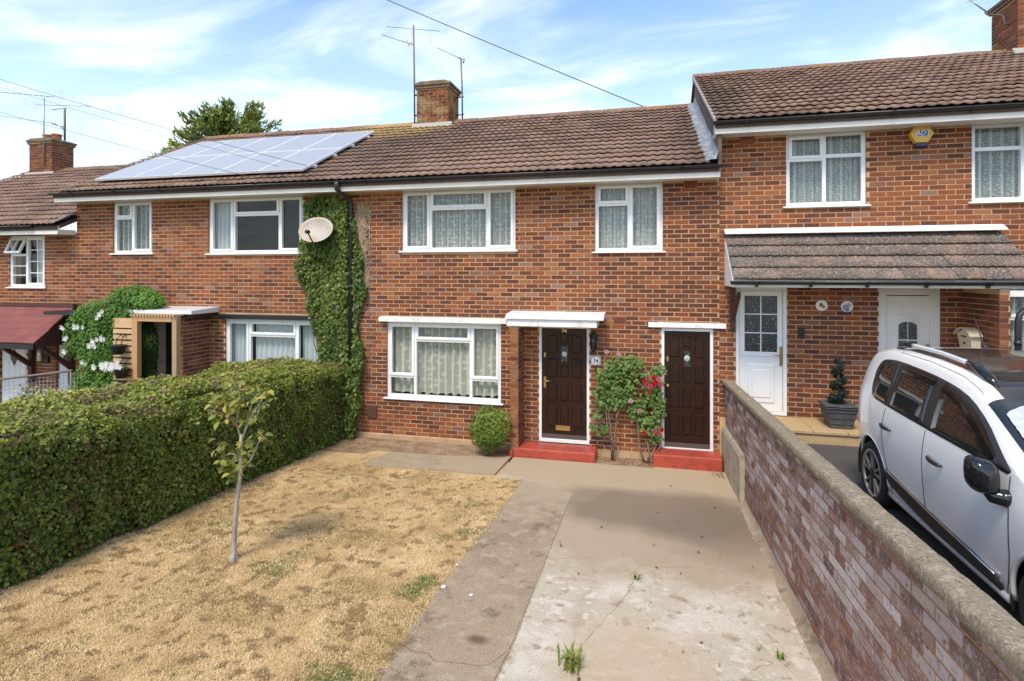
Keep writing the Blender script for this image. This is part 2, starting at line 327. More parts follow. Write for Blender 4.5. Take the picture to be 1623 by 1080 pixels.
M['drive'] = two(mat('drive_concrete', (.47, .405, .31), .95, spec=.15, noise=[(1.6, (.57, .51, .42), .46, .60), (5, (.38, .30, .205), .54, .68), (110, (.33, .26, .175), .53, .68), (120, (.64, .58, .48), .56, .70), (11, (.58, .52, .43), .54, .62), (8, (.33, .26, .18), .58, .66), (55, (.24, .18, .12), .635, .67)], bump=(80, .5)),
    [(-.3, -1.0, 3.2, 1.05, .25, (.42, .325, .22), .95, 4.0), (.1, -3.0, 3.0, 1.2, .22, (.37, .29, .20), .9, 6.0), (.25, -2.35, 1.5, .80, .28, (.205, .158, .112), .85, 1.0), (.85, -2.8, .9, .75, .35, (.19, .148, .108), .6, 7.0), (-.1, -5.5, .5, .7, .3, (.46, .36, .24), .7, 9.0), (.9, -6.2, .5, .5, .3, (.38, .29, .195), .6, 3.0)])
M['grit'] = mat('joint_grit', (.40, .31, .21), 1, spec=.1, noise=[(40, (.20, .14, .09), .5, .66), (3, (.24, .17, .11), .5, .7)], bump=(60, .8))
M['crackm'] = mat('crack_line', (.27, .205, .14), 1, spec=.1, noise=(20, (.14, .10, .065), .5, .66))

# ------------------------------------------------------------------ bricks and tiles
X_, Y_, Z_ = np.array([1., 0, 0]), np.array([0, 1., 0]), np.array([0, 0, 1.])
DARK = [(.098, .034, .023), (.112, .038, .024), (.130, .042, .025), (.098, .041, .032), (.15, .052, .031)]
MID = [(.195, .060, .026), (.215, .068, .029), (.175, .061, .035), (.24, .078, .034)]
RED = [(.27, .078, .030), (.29, .088, .034), (.25, .076, .031)]
BUFF = [(.30, .118, .050), (.32, .132, .058), (.28, .112, .050)]
GREY = [(.20, .105, .08), (.245, .145, .11)]
PAL = [DARK, MID, RED, BUFF, GREY]
WPAL = [[(.17, .10, .085), (.14, .08, .07)], [(.27, .155, .125), (.24, .125, .10), (.30, .19, .16)], [(.24, .10, .065), (.21, .095, .07)], [(.30, .16, .10)], [(.46, .37, .34), (.38, .30, .28), (.52, .44, .41), (.31, .21, .19), (.40, .29, .255)]]
def brick_geo(w, h, d, U, V, N, tint, em=.38):
    """open-backed brick about the centre of its face: edges a little redder than the middle"""
    e = .011; o = []
    for (a, b) in ((-1, -1), (1, -1), (1, 1), (-1, 1)): o.append(U * a * w / 2 + V * b * h / 2)
    for (a, b) in ((-1, -1), (1, -1), (1, 1), (-1, 1)): o.append(U * a * (w / 2 - min(e, w * .3)) + V * b * (h / 2 - e) + N * .0012)
    for (a, b) in ((-1, -1), (1, -1), (1, 1), (-1, 1)): o.append(U * a * w / 2 + V * b * h / 2 - N * d)
    edge = tuple((1 - em) * q + em * r for q, r in zip(tint, (.30, .14, .075)))
    col = [edge] * 4 + [tint] * 4 + [edge] * 4
    f = [(4, 5, 6, 7), (0, 1, 5, 4), (1, 2, 6, 5), (2, 3, 7, 6), (3, 0, 4, 7), (0, 8, 9, 1), (1, 9, 10, 2), (2, 10, 11, 3), (3, 11, 8, 0)]
    return o, f, col
class Bricks:
    def __init__(s, root, material='brick', limit=300, pal=None): s.root = root; s.L = []; s.m = M[material]; s.limit = limit; s.pal = pal; s.seed = random.random() * 50
    def face(s, O, U, V, N, ul, vl, holes=(), d=.1, phase=0, bl=.2125, bh=.0625, j=.0125, inset=0, weights=None, limitfn=None):
        """stretcher bond on the rectangle O + u U + v V; holes (u0,u1,v0,v1) stay open"""
        O = np.array(O, float); n = int(math.floor((vl + j) / (bh + j) + .01)); rs = random.Random(int(abs(O.sum()) * 1000) + len(s.L))
        for k in range(n):
            v0 = k * (bh + j); v1 = v0 + bh; vm = (v0 + v1) / 2
            segs = [(inset, ul - inset)]
            for (a, b, c, e) in holes:
                if c - .03 < vm < e + .03:
                    segs = [q for (x, y) in segs for q in ((x, min(y, a)), (max(x, b), y)) if q[1] - q[0] > .01]
            off = ((k + phase) % 2) * (bl + j) / 2
            for (x, y) in segs:
                i0 = math.floor((x + off) / (bl + j)) - 1; u = i0 * (bl + j) - off
                while u < y:
                    a, b = max(u, x), min(u + bl, y); u += bl + j
                    if b - a < .035: continue
                    c = O + U * (a + b) / 2 + V * vm
                    if limitfn and not limitfn(c): continue
                    w = weights(c) if weights else (.46, .26, .12, .12, .04)
                    cls = rs.choices(range(5), w)[0]; ti = rs.randrange(len((s.pal or PAL)[cls]))
                    s.L.append((c + N * rs.uniform(-.0015, .002), U, V, N, b - a, bh, d, (cls, ti)))
    def emit(s):
        def score(q):
            x, y, z = proj(q[0])
            if not (-15 < x < 1640 and -15 < y < 1095) or z > 1e4: return -1 / (1 + abs(x))
            vd = CAM - q[0]; vd = vd / np.linalg.norm(vd); cs = float(vd @ q[3])
            return q[4] * q[5] * max(cs, 0) / z ** 2 if cs > 0 else -1
        s.L.sort(key=score, reverse=True); cache = {}; mb = MB()
        for i, (c, U, V, N, w, h, d, ct) in enumerate(s.L):
            tint = (s.pal or PAL)[ct[0]][ct[1]]
            if i < s.limit:
                key = (round(w, 3), ct, tuple(U), tuple(N), round(d, 3))
                if key not in cache:
                    o, f, col = brick_geo(w, h, d, U, V, N, tint, .12 if s.pal else .38); b = MB(); b.v = [tuple(q) for q in o]; b.f = f; b.c = col; b.sm = [False] * len(f)
                    cache[key] = b.mesh('brick', s.m)
                link('brick', cache[key], s.root, c)
            else:
                o, f, col = brick_geo(w, h, d, U, V, N, tint, .12 if s.pal else .38); b0 = len(mb.v)
                mb.v += [tuple(q + c) for q in o]; mb.f += [tuple(b0 + t for t in g) for g in f]; mb.c += col; mb.sm += [False] * len(f)
        if mb.v: tag(mb.build('brickwork', s.m, s.root), kind='stuff')

def core_wall(mb, x0, x1, z0, z1, holes, y0=.0035, y1=.26, g=.006):
    """mortar wall with openings, cut into butting boxes"""
    hs = [(a - g, b + g, c - g, e + g) for (a, b, c, e) in holes]
    xs = sorted({x0, x1} | {q for h in hs for q in h[:2] if x0 < q < x1})
    for a, b in zip(xs, xs[1:]):
        xm = (a + b) / 2; cuts = sorted((max(h[2], z0), min(h[3], z1)) for h in hs if h[0] < xm < h[1]); z = z0
        for c, e in cuts:
            if c > z + 1e-4: mb.box(a, b, y0, y1, z, c)
            z = max(z, e)
        if z < z1 - 1e-4: mb.box(a, b, y0, y1, z, z1)

TILE_T = [(.245, .152, .110), (.265, .168, .124), (.215, .135, .10), (.28, .185, .14), (.235, .142, .096), (.25, .168, .13), (.175, .112, .086)]
class Tiles:
    def __init__(s, root, material='tile', limit=300, name='roof_tile'): s.root = root; s.m = M[material]; s.L = []; s.limit = limit; s.name = name
    def slope(s, x0, x1, y0, z0, pitch, length, tw=.30, gauge=.30, skip=None, rolls=2, light=0):
        nc = int(round((x1 - x0) / tw)); tw = (x1 - x0) / nc; nr = int(round(length / gauge)); gauge = length / nr
        V = np.array([0, math.cos(pitch), math.sin(pitch)]); N = np.array([0, -math.sin(pitch), math.cos(pitch)])
        for r in range(nr):
            for c in range(nc):
                p = np.array([x0 + c * tw, y0, z0]) + V * r * gauge
                if skip and skip(p): continue
                s.L.append((p + N * random.uniform(-.003, .004), V, N, tw, gauge, random.randrange(7), rolls, random.random() < .06))
    def geo(s, V, N, tw, gauge, rolls):
        n = (6 if rolls == 2 else 4) * rolls; vs = []
        for (t, up) in ((-.014, .030), (-.016, .050), (gauge + .05, .004)):
            for i in range(n + 1):
                a = i / n * rolls; wv = .5 - .5 * math.cos(2 * pi * a); wv = wv ** 1.6
                h = (.018 if rolls == 2 else .012) * wv
                vs.append(X_ * (i / n * tw * .996) + V * t + N * (h + up))
        m = n + 1; fs = [(i, i + 1, m + i + 1, m + i) for i in range(n)] + [(m + i, m + i + 1, 2 * m + i + 1, 2 * m + i) for i in range(n)]
        return vs, fs
    def emit(s):
        def score(q):
            x, y, z = proj(q[0]); return 1 / z ** 2 if -20 < x < 1640 and -20 < y < 1090 else -1 / (1 + abs(x - 800))
        s.L.sort(key=score, reverse=True); cache = {}; mb = MB()
        for i, (p, V, N, tw, g, ti, rolls, odd) in enumerate(s.L):
            vs, fs = s.geo(V, N, tw, g, rolls); t = TILE_T[ti]
            if i < s.limit:
                key = (ti, tuple(V), round(tw, 4), round(g, 4))
                if key not in cache:
                    b = MB().add(vs, fs, t, True); me = b.mesh(s.name, s.m); cache[key] = me
                link(s.name, cache[key], s.root, p)
            else: mb.add([q + p for q in vs], fs, t, True)
        if mb.v: tag(mb.build('tile_field', s.m, s.root), kind='stuff')

# ------------------------------------------------------------------ windows, curtains, doors
def window(root, x0, x1, z0, z1, lights, yf=.035, sill=True, glass='glass'):
    """lights: (x0,x1,z0,z1,kind) with kind f fixed, s sash, o open vent; returns the window part"""
    f = MB(); f.ring(x0, x1, z0, z1, .032, yf, yf + .07)
    for (a, b, c, d, k) in lights: f.ring(max(a, x0 + .032), min(b, x1 - .032), max(c, z0 + .032), min(d, z1 - .032), .026, yf + .004, yf + .066)
    w = f.build('window', M['upvc'], root)
    for (a, b, c, d, k) in lights:
        a, b, c, d = max(a, x0 + .032) + .02, min(b, x1 - .032) - .02, max(c, z0 + .032) + .02, min(d, z1 - .032) - .02
        if k == 's':
            MB().ring(a - .008, b + .008, c - .008, d + .008, .048, yf - .014, yf + .05).build('sash', M['upvc'], w, .004); e = .036
        else: e = .003
        if k == 'o':
            # vent sash hinged at the top, bottom pushed outwards
            s = MB(); an = R(24); q = []
            def pt(x, t, n): return (x, yf - math.sin(an) * t - .02 + n * math.cos(an), d + .008 - math.cos(an) * t + n * math.sin(an) * -1)
            L = d - c + .016
            for (xa, xb, ta, tb) in ((a - .02, b + .02, 0, .045), (a - .02, b + .02, L - .045, L), (a - .02, a + .025, .045, L - .045), (b - .025, b + .02, .045, L - .045), ((a + b) / 2 - .008, (a + b) / 2 + .008, .045, L - .045)):
                s.hexa([pt(xa, tb, 0), pt(xb, tb, 0), pt(xb, tb, .04), pt(xa, tb, .04), pt(xa, ta, 0), pt(xb, ta, 0), pt(xb, ta, .04), pt(xa, ta, .04)])
            s.build('open_sash', M['upvc'], w)
            MB().add([pt(a, L - .03, .02), pt(b, L - .03, .02), pt(b, .03, .02), pt(a, .03, .02)], [(0, 1, 2, 3)]).build('pane', M[glass], w)
            continue
        MB().add([(a + e, yf + .03, c + e), (b - e, yf + .03, c + e), (b - e, yf + .03, d - e), (a + e, yf + .03, d - e)], [(0, 1, 2, 3)]).build('pane', M[glass], w)
    if sill:
        s = MB(); s.prism([(-.045, z0 - .028), (.03, z0 - .028), (.03, z0 + .004), (-.045, z0 - .008)], 'x', x0 - .05, x1 + .05); s.build('sill', M['upvc'], w, .004)
    return w
def bars(w, x0, x1, z0, z1, nx, nz, yf=.035):
    b = MB()
    for i in range(1, nx): x = x0 + (x1 - x0) * i / nx; b.box(x - .009, x + .009, yf + .018, yf + .028, z0, z1)
    for i in range(1, nz): z = z0 + (z1 - z0) * i / nz; b.box(x0, x1, yf + .016, yf + .026, z - .009, z + .009)
    b.build('glazing_bar', M['upvc'], w)
def curtain(label, x0, x1, z0, z1, m='lace', waves=14, amp=.042, y=.175, scallop=0, gather=None, group='net curtains in the windows', name='net_curtain'):
    n = int(waves * 8); rows = 12; b = MB(); vs = []
    ph = [random.uniform(-1, 1) for _ in range(n + 1)]
    for j in range(rows + 1):
        t = j / rows
        for i in range(n + 1):
            u = i / n; x = x0 + (x1 - x0) * u
            if gather: x = x0 + (x1 - x0) * (u + (gather - u) * .55 * (1 - abs(2 * (1 - t) - 1.2)) * (1 if t < .95 else 1))
            zz = z0 + (z1 - z0) * t + (scallop * abs(math.sin(u * (x1 - x0) * 18)) if j == 0 else 0)
            vs.append((x, y + amp * math.sin(u * waves * 2 * pi + .6 * math.sin(u * 11 + x0)) * (1 - .35 * t) + .004 * ph[i], zz))
    fs = [(j * (n + 1) + i, j * (n + 1) + i + 1, (j + 1) * (n + 1) + i + 1, (j + 1) * (n + 1) + i) for j in range(rows) for i in range(n)]
    b.add(vs, fs, None, True); o = b.build(name, M[m]); return tag(o, label, 'curtain', group)
def panel(mb, x0, x1, z0, z1, y, d=.016, e=.026, arch=0):
    """raised and bevelled door panel on the plane y"""
    if arch:
        a0, a1 = (arch, 0) if arch > 0 else (0, -arch)
        o = [(x0, z0), (x1, z0), (x1, z1 - a1), (x0, z1 - a0)]; i_ = [(x0 + e, z0 + e), (x1 - e, z0 + e), (x1 - e, z1 - a1 - e), (x0 + e, z1 - a0 - e)]
    else:
        o = [(x0, z0), (x1, z0), (x1, z1), (x0, z1)]; i_ = [(x0 + e, z0 + e), (x1 - e, z0 + e), (x1 - e, z1 - e), (x0 + e, z1 - e)]
    g = [(x0 + .006, z0 + .006), (x1 - .006, z0 + .006), (o[2][0] - .006, o[2][1] - .006), (o[3][0] + .006, o[3][1] - .006)]
    vs = [(p[0], y + .0005, p[1]) for p in o] + [(p[0], y + .012, p[1]) for p in g] + [(p[0], y - d, p[1]) for p in i_]
    fs = [(k, (k + 1) % 4, 4 + (k + 1) % 4, 4 + k) for k in range(4)] + [(4 + k, 4 + (k + 1) % 4, 8 + (k + 1) % 4, 8 + k) for k in range(4)] + [(8, 9, 10, 11)]
    mb.add(vs, fs); return mb
def wooden_door(root, x0, x1, z0, z1, y, knob):
    """dark door: three columns of raised panels, small round-eye light in the middle"""
    cw = (x1 - x0); d = MB(); cols = [(x0 + cw * a, x0 + cw * b) for a, b in ((.10, .355), (.395, .61), (.65, .90))]
    rows = [(.10, .295), (.335, .515), (.55, .73), (.77, .955)]; H = z1 - z0
    d.box(x0, x1, y, y + .045, z0, z1); door = d.build('door', M['doorwood'], root)
    for ci, (a, b) in enumerate(cols):
        for ri, (c, e) in enumerate(rows):
            zc, ze = z0 + H * c, z0 + H * e
            if ci == 1 and ri == 3: panel(MB(), a, b, z0 + H * .86, ze + .01, y).build('door_panel', M['doorwood'], door); continue
            if ci == 1 and ri == 2: panel(MB(), a, b, zc, z0 + H * .665, y).build('door_panel', M['doorwood'], door); continue
            panel(MB(), a, b, zc, ze, y, arch=(0 if ri < 3 else .05 if ci == 0 else -.05)).build('door_panel', M['doorwood'], door)
    a, b = cols[1]; zc = z0 + H * .685; zd = z0 + H * .845
    MB().ring(a + .01, b - .01, zc, zd, .018, y - .014, y + .006).build('light_frame', M['doorwood'], door)
    MB().box(a + .024, b - .024, y - .004, y + .004, zc + .014, zd - .014).build('glazing', M['frosted'], door)
    MB().lathe([(.0, -.012), (.02, -.012), (.042, -.004), (.05, 0)], ((a + b) / 2, y - .006, (zc + zd) / 2), 20, 'y').build('bullseye', M['glassy'], door)
    MB().box(x0 + .002, x1 - .002, y - .03, y - .002, z0 + .005, z0 + .07).build('weather_bar', M['doorlow'], door)
    hx = x0 + .05
    MB().box(hx - .017, hx + .017, y - .022, y - .001, z0 + H * .735, z0 + H * .775).build('latch', M['brass'], door, .004)
    if knob: MB().lathe([(.012, 0), (.012, -.03), (.033, -.04), (.033, -.06), (.0, -.068)], (hx, y, z0 + H * .53), 16, 'y').build('knob', M['brass'], door)
    else:
        h = MB().box(hx - .02, hx + .02, y - .008, y - .001, z0 + H * .455, z0 + H * .555); h.tube([(hx, y - .01, z0 + H * .52), (hx, y - .045, z0 + H * .52), (hx + .10, y - .048, z0 + H * .52)], .009); h.build('handle', M['brass'], door)
        MB().ring(x0 + cw * .31, x0 + cw * .63, z0 + H * .075, z0 + H * .118, .012, y - .018, y - .001).box(x0 + cw * .325, x0 + cw * .615, y - .010, y - .002, z0 + H * .08, z0 + H * .113).build('letterbox', M['brass'], door)
    return door
M['glassy'] = mat('thick_glass', (.42, .46, .46), .06, spec=.8)
def text_obj(txt, size, loc, m, parent=None, name='lettering', ext=.0015, rot=(pi / 2, 0, 0), align='CENTER', shear=0, bold=0):
    cu = bpy.data.curves.new(name, 'FONT'); cu.body = txt; cu.size = size; cu.extrude = ext; cu.align_x = align; cu.align_y = 'CENTER'; cu.shear = shear; cu.offset = bold
    t = bpy.data.objects.new('tmp', cu); COL.objects.link(t); dg = bpy.context.evaluated_depsgraph_get(); dg.update()
    me = bpy.data.meshes.new_from_object(t.evaluated_get(dg)); me.name = name; bpy.data.objects.remove(t)
    me.materials.clear(); me.materials.append(m); o = link(name, me, parent, loc); o.rotation_euler = rot; return o

# ------------------------------------------------------------------ ground
SL = -.0617
def gz(y): return -.08 + SL * min(max(y, -16), 0)
def sheet(x0, x1, y0, y1, zf, nx, ny, jit=0):
    b = MB(); vs = [(x0 + (x1 - x0) * i / nx, y0 + (y1 - y0) * j / ny, zf(x0 + (x1 - x0) * i / nx, y0 + (y1 - y0) * j / ny)) for j in range(ny + 1) for i in range(nx + 1)]
    return b.add(vs, [(j * (nx + 1) + i, j * (nx + 1) + i + 1, (j + 1) * (nx + 1) + i + 1, (j + 1) * (nx + 1) + i) for j in range(ny) for i in range(nx)], None, True)
def base_z(x, y):
    z = gz(y) - .10
    if x < -6: z -= .66 * min(1, (-6 - x) / 6)
    if x > 30 or y > 12: z -= .2
    return z
gb = MB(); gx = [-400, -120, -40, -18, -12, -9, -6, -3, 0, 1.3, 8, 30, 120, 400]; gy = [-400, -100, -40, -16, -12, -8, -4, 0, 4, 12, 60, 200, 600]
gb.add([(x, y, base_z(x, y)) for y in gy for x in gx], [(j * 14 + i, j * 14 + i + 1, (j + 1) * 14 + i + 1, (j + 1) * 14 + i) for j in range(12) for i in range(13)], None, True)
struct('ground', gb, M['earth'])
struct('lawn_ground', sheet(-5.6, -1.765, -11, -.75, lambda x, y: gz(y) + .004 + .012 * math.sin(x * 2.1) * math.sin(y * 1.7), 20, 40), M['turf'])
struct('soil_bed', sheet(-5.6, -2.16, -.95, .02, lambda x, y: gz(y) + .002 + .03 * max(0, min(1, (y + .75) / .5)) + .008 * math.sin(x * 9) * math.sin(y * 13), 40, 12), M['soil'])
struct('bed_between_doors', sheet(-.80, .11, -.46, .02, lambda x, y: gz(y) + .012 + .012 * math.sin(x * 9) * math.sin(y * 13), 20, 8), M['soil'])
def slab(name, poly, m, up=.006, th=.12):
    """flat slab following the slope of the front garden, poly of (x,y)"""
    n = len(poly); vs = [(x, y, gz(y) + up) for x, y in poly] + [(x, y, gz(y) + up - th) for x, y in poly]
    b = MB().add(vs, [tuple(range(n)), tuple(range(2 * n - 1, n - 1, -1))] + [(i, n + i, n + (i + 1) % n, (i + 1) % n) for i in range(n)]); return struct(name, b, M[m])
def wob(a, b, n, amp, seed):
    rs = random.Random(seed); return [(a[0] + (b[0] - a[0]) * i / n + (rs.uniform(-amp, amp) if 0 < i < n else 0), a[1] + (b[1] - a[1]) * i / n) for i in range(n + 1)]
crk = [(-1.765, -5.62), (-1.64, -5.70), (-1.52, -5.69), (-1.44, -5.76), (-1.28, -5.74), (-1.12, -5.73), (-1.06, -5.70), (-1.01, -5.60), (-.965, -5.50)]
lft = wob((-1.765, -1.57), (-1.765, -5.62), 26, .012, 1); rgt = wob((-.968, -5.50), (-.958, -2.02), 26, .004, 2) + [(-.955, -2.00)]
slab('garden_path', lft + crk[1:-1] + rgt, 'path', .009)
crk2 = [(x + (.012 if i == len(crk) - 1 else 0), y - .012) for i, (x, y) in enumerate(crk)]
slab('garden_path', crk2[::-1] + wob((-1.765, -5.635), (-1.765, -11), 14, .012, 3) + [(-.985, -11), (-.985, -5.95), (-.975, -5.6)], 'path', .010)
slab('drive', wob((1.36, -11), (1.36, -.40), 3, 0, 1) + [(.11, -.40), (.11, -.455), (-.80, -.455), (-2.13, -.47), (-2.10, -1.58), (-1.765, -1.57), (-.955, -2.00)] + wob((-.952, -2.02), (-.948, -5.5), 26, .006, 4) + [(-.96, -5.75), (-.972, -6.0), (-.975, -11)], 'drive', .009)
struct('joint_grit', sheet(-1.1, -.85, -11, -1.9, lambda x, y: gz(y) + .003, 1, 10), M['grit'])
slab('side_path', wob((-2.17, -1.50), (-4.2, -1.62), 14, 0, 1) + wob((-4.3, -1.5), (-4.15, -.80), 6, .03, 6) + [(-3.2, -.74), (-2.6, -.60), (-2.17, -.50)], 'path', .022)
# thin grit lines along the open cracks of the drive
def crack(pts, w):
    b = MB(); rs = random.Random(len(pts)); fine = []
    for (a, c) in zip(pts, pts[1:]):
        for i in range(6): t = i / 6; fine.append((a[0] + (c[0] - a[0]) * t + rs.uniform(-.012, .012), a[1] + (c[1] - a[1]) * t + rs.uniform(-.012, .012)))
    for (a, c) in zip(fine, fine[1:]):
        q = w * rs.uniform(.4, 1.2); b.add([(a[0] - q, a[1], gz(a[1]) + .0095), (a[0] + q, a[1] - q, gz(a[1]) + .0095), (c[0] + q, c[1] - q, gz(c[1]) + .0095), (c[0] - q, c[1], gz(c[1]) + .0095)], [(0, 1, 2, 3)])
    return b
cb = MB()
for pts in ([(-.93, -4.0), (-.5, -3.85), (0, -3.9), (.5, -3.8), (1.0, -3.86), (1.2, -3.8)], [(.55, -4.2), (.62, -4.6), (.8, -4.9), (1.0, -5.3), (1.1, -5.9)], [(-.1, -4.2), (-.2, -4.6), (-.35, -5.0), (-.6, -5.7)], [(.3, -5.2), (.7, -5.3), (.9, -5.15)], [(-.9, -1.3), (-.2, -1.25), (.3, -1.42), (.9, -1.38)]):
    c = crack(pts, .0028); cb.add(c.v, c.f)
tag(cb.build('cracks', M['crackm']), kind='structure')
# next door: platform and sloping asphalt
struct('asphalt_drive', sheet(1.34, 14, -14, -.74, lambda x, y: .535 + SL * max(y, -3.2) - .02 * 0, 10, 24), M['asphalt'])
pf = struct('platform', MB().box(1.42, 5.4, -.76, .0, .30, .72), M['paving'])
for i in range(9):
    x = 1.42 + i * .442
    for (a, b) in ((-.785, -.39), (-.386, -.004)): MB().box(x + .003, x + .439, a, b, .722, .765).build('paving_slab', M['paving'], pf, .006)

# ------------------------------------------------------------------ the terrace
PITCH = math.atan(.5); RIDGE_Y = 3.8
def wts(c):
    q = float(vnoise(np.array([c]), .55, 3)[0]); q2 = float(vnoise(np.array([c]), 1.6, 5)[0])
    b = max(0, min(1, (q - .38) * 3.0)); g = max(0, (q2 - .66)) * .8
    if c[2] < .35: b = max(b, .75)
    return (.52 * (1 - b) + .16 * b, .30 + .10 * b, .07 + .13 * b, .03 + .17 * b, .02 + g * .6 + .05 * b)
def wts_l(c):
    w = wts(c); return (w[0] * .6, w[1] * 1.5, w[2] * 1.7, w[3] * 1.0, w[4] * 1.8)
def wts_r(c):
    w = wts(c); return (w[0] * .85, w[1] * 1.2, w[2] * 2.2, w[3] * .6, w[4])
def house_shell(root, x0, x1, zf, dz, holes, weights, brick_limit=300, zb=None, visible=None):
    """mortar wall, bricks, inside and back of one house; zf floor level of the brickwork, dz step of the terrace"""
    zt = 4.53 + dz; mb = MB(); core_wall(mb, x0 + .003, x1 - .003, zf - .3, zt, holes); mb.build('wall', M['mortar'], root)
    B = Bricks(root, limit=brick_limit)
    B.face((x0, 0, zf), X_, Z_, -Y_, x1 - x0, zt - zf, [(a - x0, b - x0, c - zf, e - zf) for a, b, c, e in holes], weights=weights, d=.09, phase=int(round(dz / .075)), limitfn=visible)
    i = MB(); i.box(x0 + .01, x1 - .01, 1.6, 1.66, zf - .3, zt); i.box(x0 + .01, x0 + .06, .27, 1.6, zf - .3, zt); i.box(x1 - .06, x1 - .01, .27, 1.6, zf - .3, zt)
    i.box(x0 + .06, x1 - .06, .27, 1.6, 2.35 + dz, 2.55 + dz); i.box(x0 + .06, x1 - .06, .27, 1.6, zt - .06, zt); i.box(x0 + .06, x1 - .06, .27, 1.6, zf - .32, zf - .2)
    i.build('interior', M['dark'], root)
    s = MB(); s.box(x0 + .003, x1 - .003, 7.4, 7.6, zf - .5, zt); s.box(x0 + .004, x0 + .2, 1.7, 7.4, zf - .5, zt); s.box(x1 - .2, x1 - .004, 1.7, 7.4, zf - .5, zt); s.build('rear_wall', M['mortar'], root)
    return B
def house_roof(root, x0, x1, dz, skip=None, tiles_x=None, limit=300, ridge=True, box_l=False, box_r=False):
    ze = 4.655 + dz; zr = ze + .5 * (RIDGE_Y + .45)
    r = MB(); r.prism([(-.40, ze - .02), (RIDGE_Y, zr - .045), (8.0, ze - .02), (8.0, ze - .10), (RIDGE_Y, zr - .16), (-.40, ze - .10)], 'x', x0 + .004, x1 - .004, (.12, .08, .06)); roof = r.build('roof', M['tile'], root)
    t0, t1 = tiles_x or (x0, x1); T = Tiles(root, limit=limit)
    T.slope(t0, t1, -.455, ze, PITCH, (RIDGE_Y + .455) / math.cos(PITCH) - .06, skip=skip); T.emit()
    if ridge:
        n = int(round((t1 - t0) / .45)); w = (t1 - t0) / n
        for i in range(n):
            b = MB(); vs = []; k = 8
            for xx in (t0 + i * w + .003, t0 + (i + 1) * w - .003):
                for a in range(k + 1): th = pi * a / k; vs.append((xx, RIDGE_Y - math.cos(th) * .135, zr - .055 + math.sin(th) * .115 + .008 * (i % 3 - 1) * .5))
            b.add(vs, [(a, a + 1, k + 2 + a, k + 1 + a) for a in range(k)], random.choice(TILE_T[:5] + [(.28, .17, .09), (.30, .16, .07)]), True); b.build('ridge_tile', M['tile'], root)
    e = MB(); e.box(x0 + .002, x1 - .002, -.375, -.35, 4.475 + dz, 4.635 + dz); e.build('fascia', M['cream'], root)
    sf = MB(); n = int((x1 - x0) / .1)
    sf.box(x0 + .003, x1 - .003, -.349, -.001, 4.505 + dz, 4.52 + dz)
    for i in range(n): sf.box(x0 + .004 + i * .1, x0 + .004 + i * .1 + .094, -.348, -.008, 4.494 + dz, 4.504 + dz)
    sf.build('soffit', M['cream'], root)
    return zr
def gutter(root, x0, x1, y, z, r=.047, step=.95, mt='pipe'):
    g = MB(); n = 8; vs = []; fs = []
    for rr in (r, r - .007):
        for xx in (x0, x1):
            for k in range(n + 1): a = pi + pi * k / n; vs.append((xx, y + math.cos(a) * rr, z + math.sin(a) * rr))
    m = n + 1
    fs += [(k, k + 1, m + k + 1, m + k) for k in range(n)] + [(2 * m + k, 3 * m + k, 3 * m + k + 1, 2 * m + k + 1) for k in range(n)]
    fs += [(0, m, 3 * m, 2 * m), (n, 2 * m + n, 3 * m + n, m + n)]
    fs += [(k, 2 * m + k, 2 * m + k + 1, k + 1) for k in range(n)] + [(m + k, m + k + 1, 3 * m + k + 1, 3 * m + k) for k in range(n)]
    g.add(vs, fs, None, True); o = g.build('gutter', M[mt], root)
    k = max(1, int((x1 - x0) / step))
    for i in range(k):
        x = x0 + (x1 - x0) * (i + .5) / k; b = MB()
        pts = [(y + math.cos(pi + pi * q / n) * (r + .008), z + math.sin(pi + pi * q / n) * (r + .008)) for q in range(n + 1)]
        b.prism(pts + [(y + r + .03, z + .005), (y + r + .03, z - r - .05), (y + r - .02, z - r - .01)][:0], 'x', x - .02, x + .02); b.box(x - .016, x + .016, y + r * .3, y + r + .02, z - r - .035, z - r + .01); b.build('gutter_bracket', M[mt], o)
    return o

# ---- number 74, the middle house
H74 = thing('terraced_house', 'brick terraced house in the middle with two dark brown doors and red steps', 'house', (-2.1, 0, -.08), 'terraced houses in the row')
PX = -5.40
DOORL = (-1.795, -.93, .10, 2.10); DOORR = (.245, 1.045, .10, 2.10)
holes74 = [(-4.34, -2.21, 3.40, 4.54), (-.835, .265, 3.36, 4.54), (-4.64, -2.47, .72, 2.20), (-1.795, -.93, -.2, 2.28), (.245, 1.045, -.2, 2.20)]
ivyfree = lambda c: True
B74 = house_shell(H74, PX, 1.14, .045, 0, holes74, wts)
pl = MB(); pl.prism([(-.03, -.14), (0, -.14), (0, .045), (-.004, .045), (-.02, .03)], 'x', PX, -2.215); pl.prism([(-.026, -.14), (0, -.14), (0, .05), (-.01, .05)], 'x', -.80, .10); pl.build('plinth', M['plinthm'], H74)
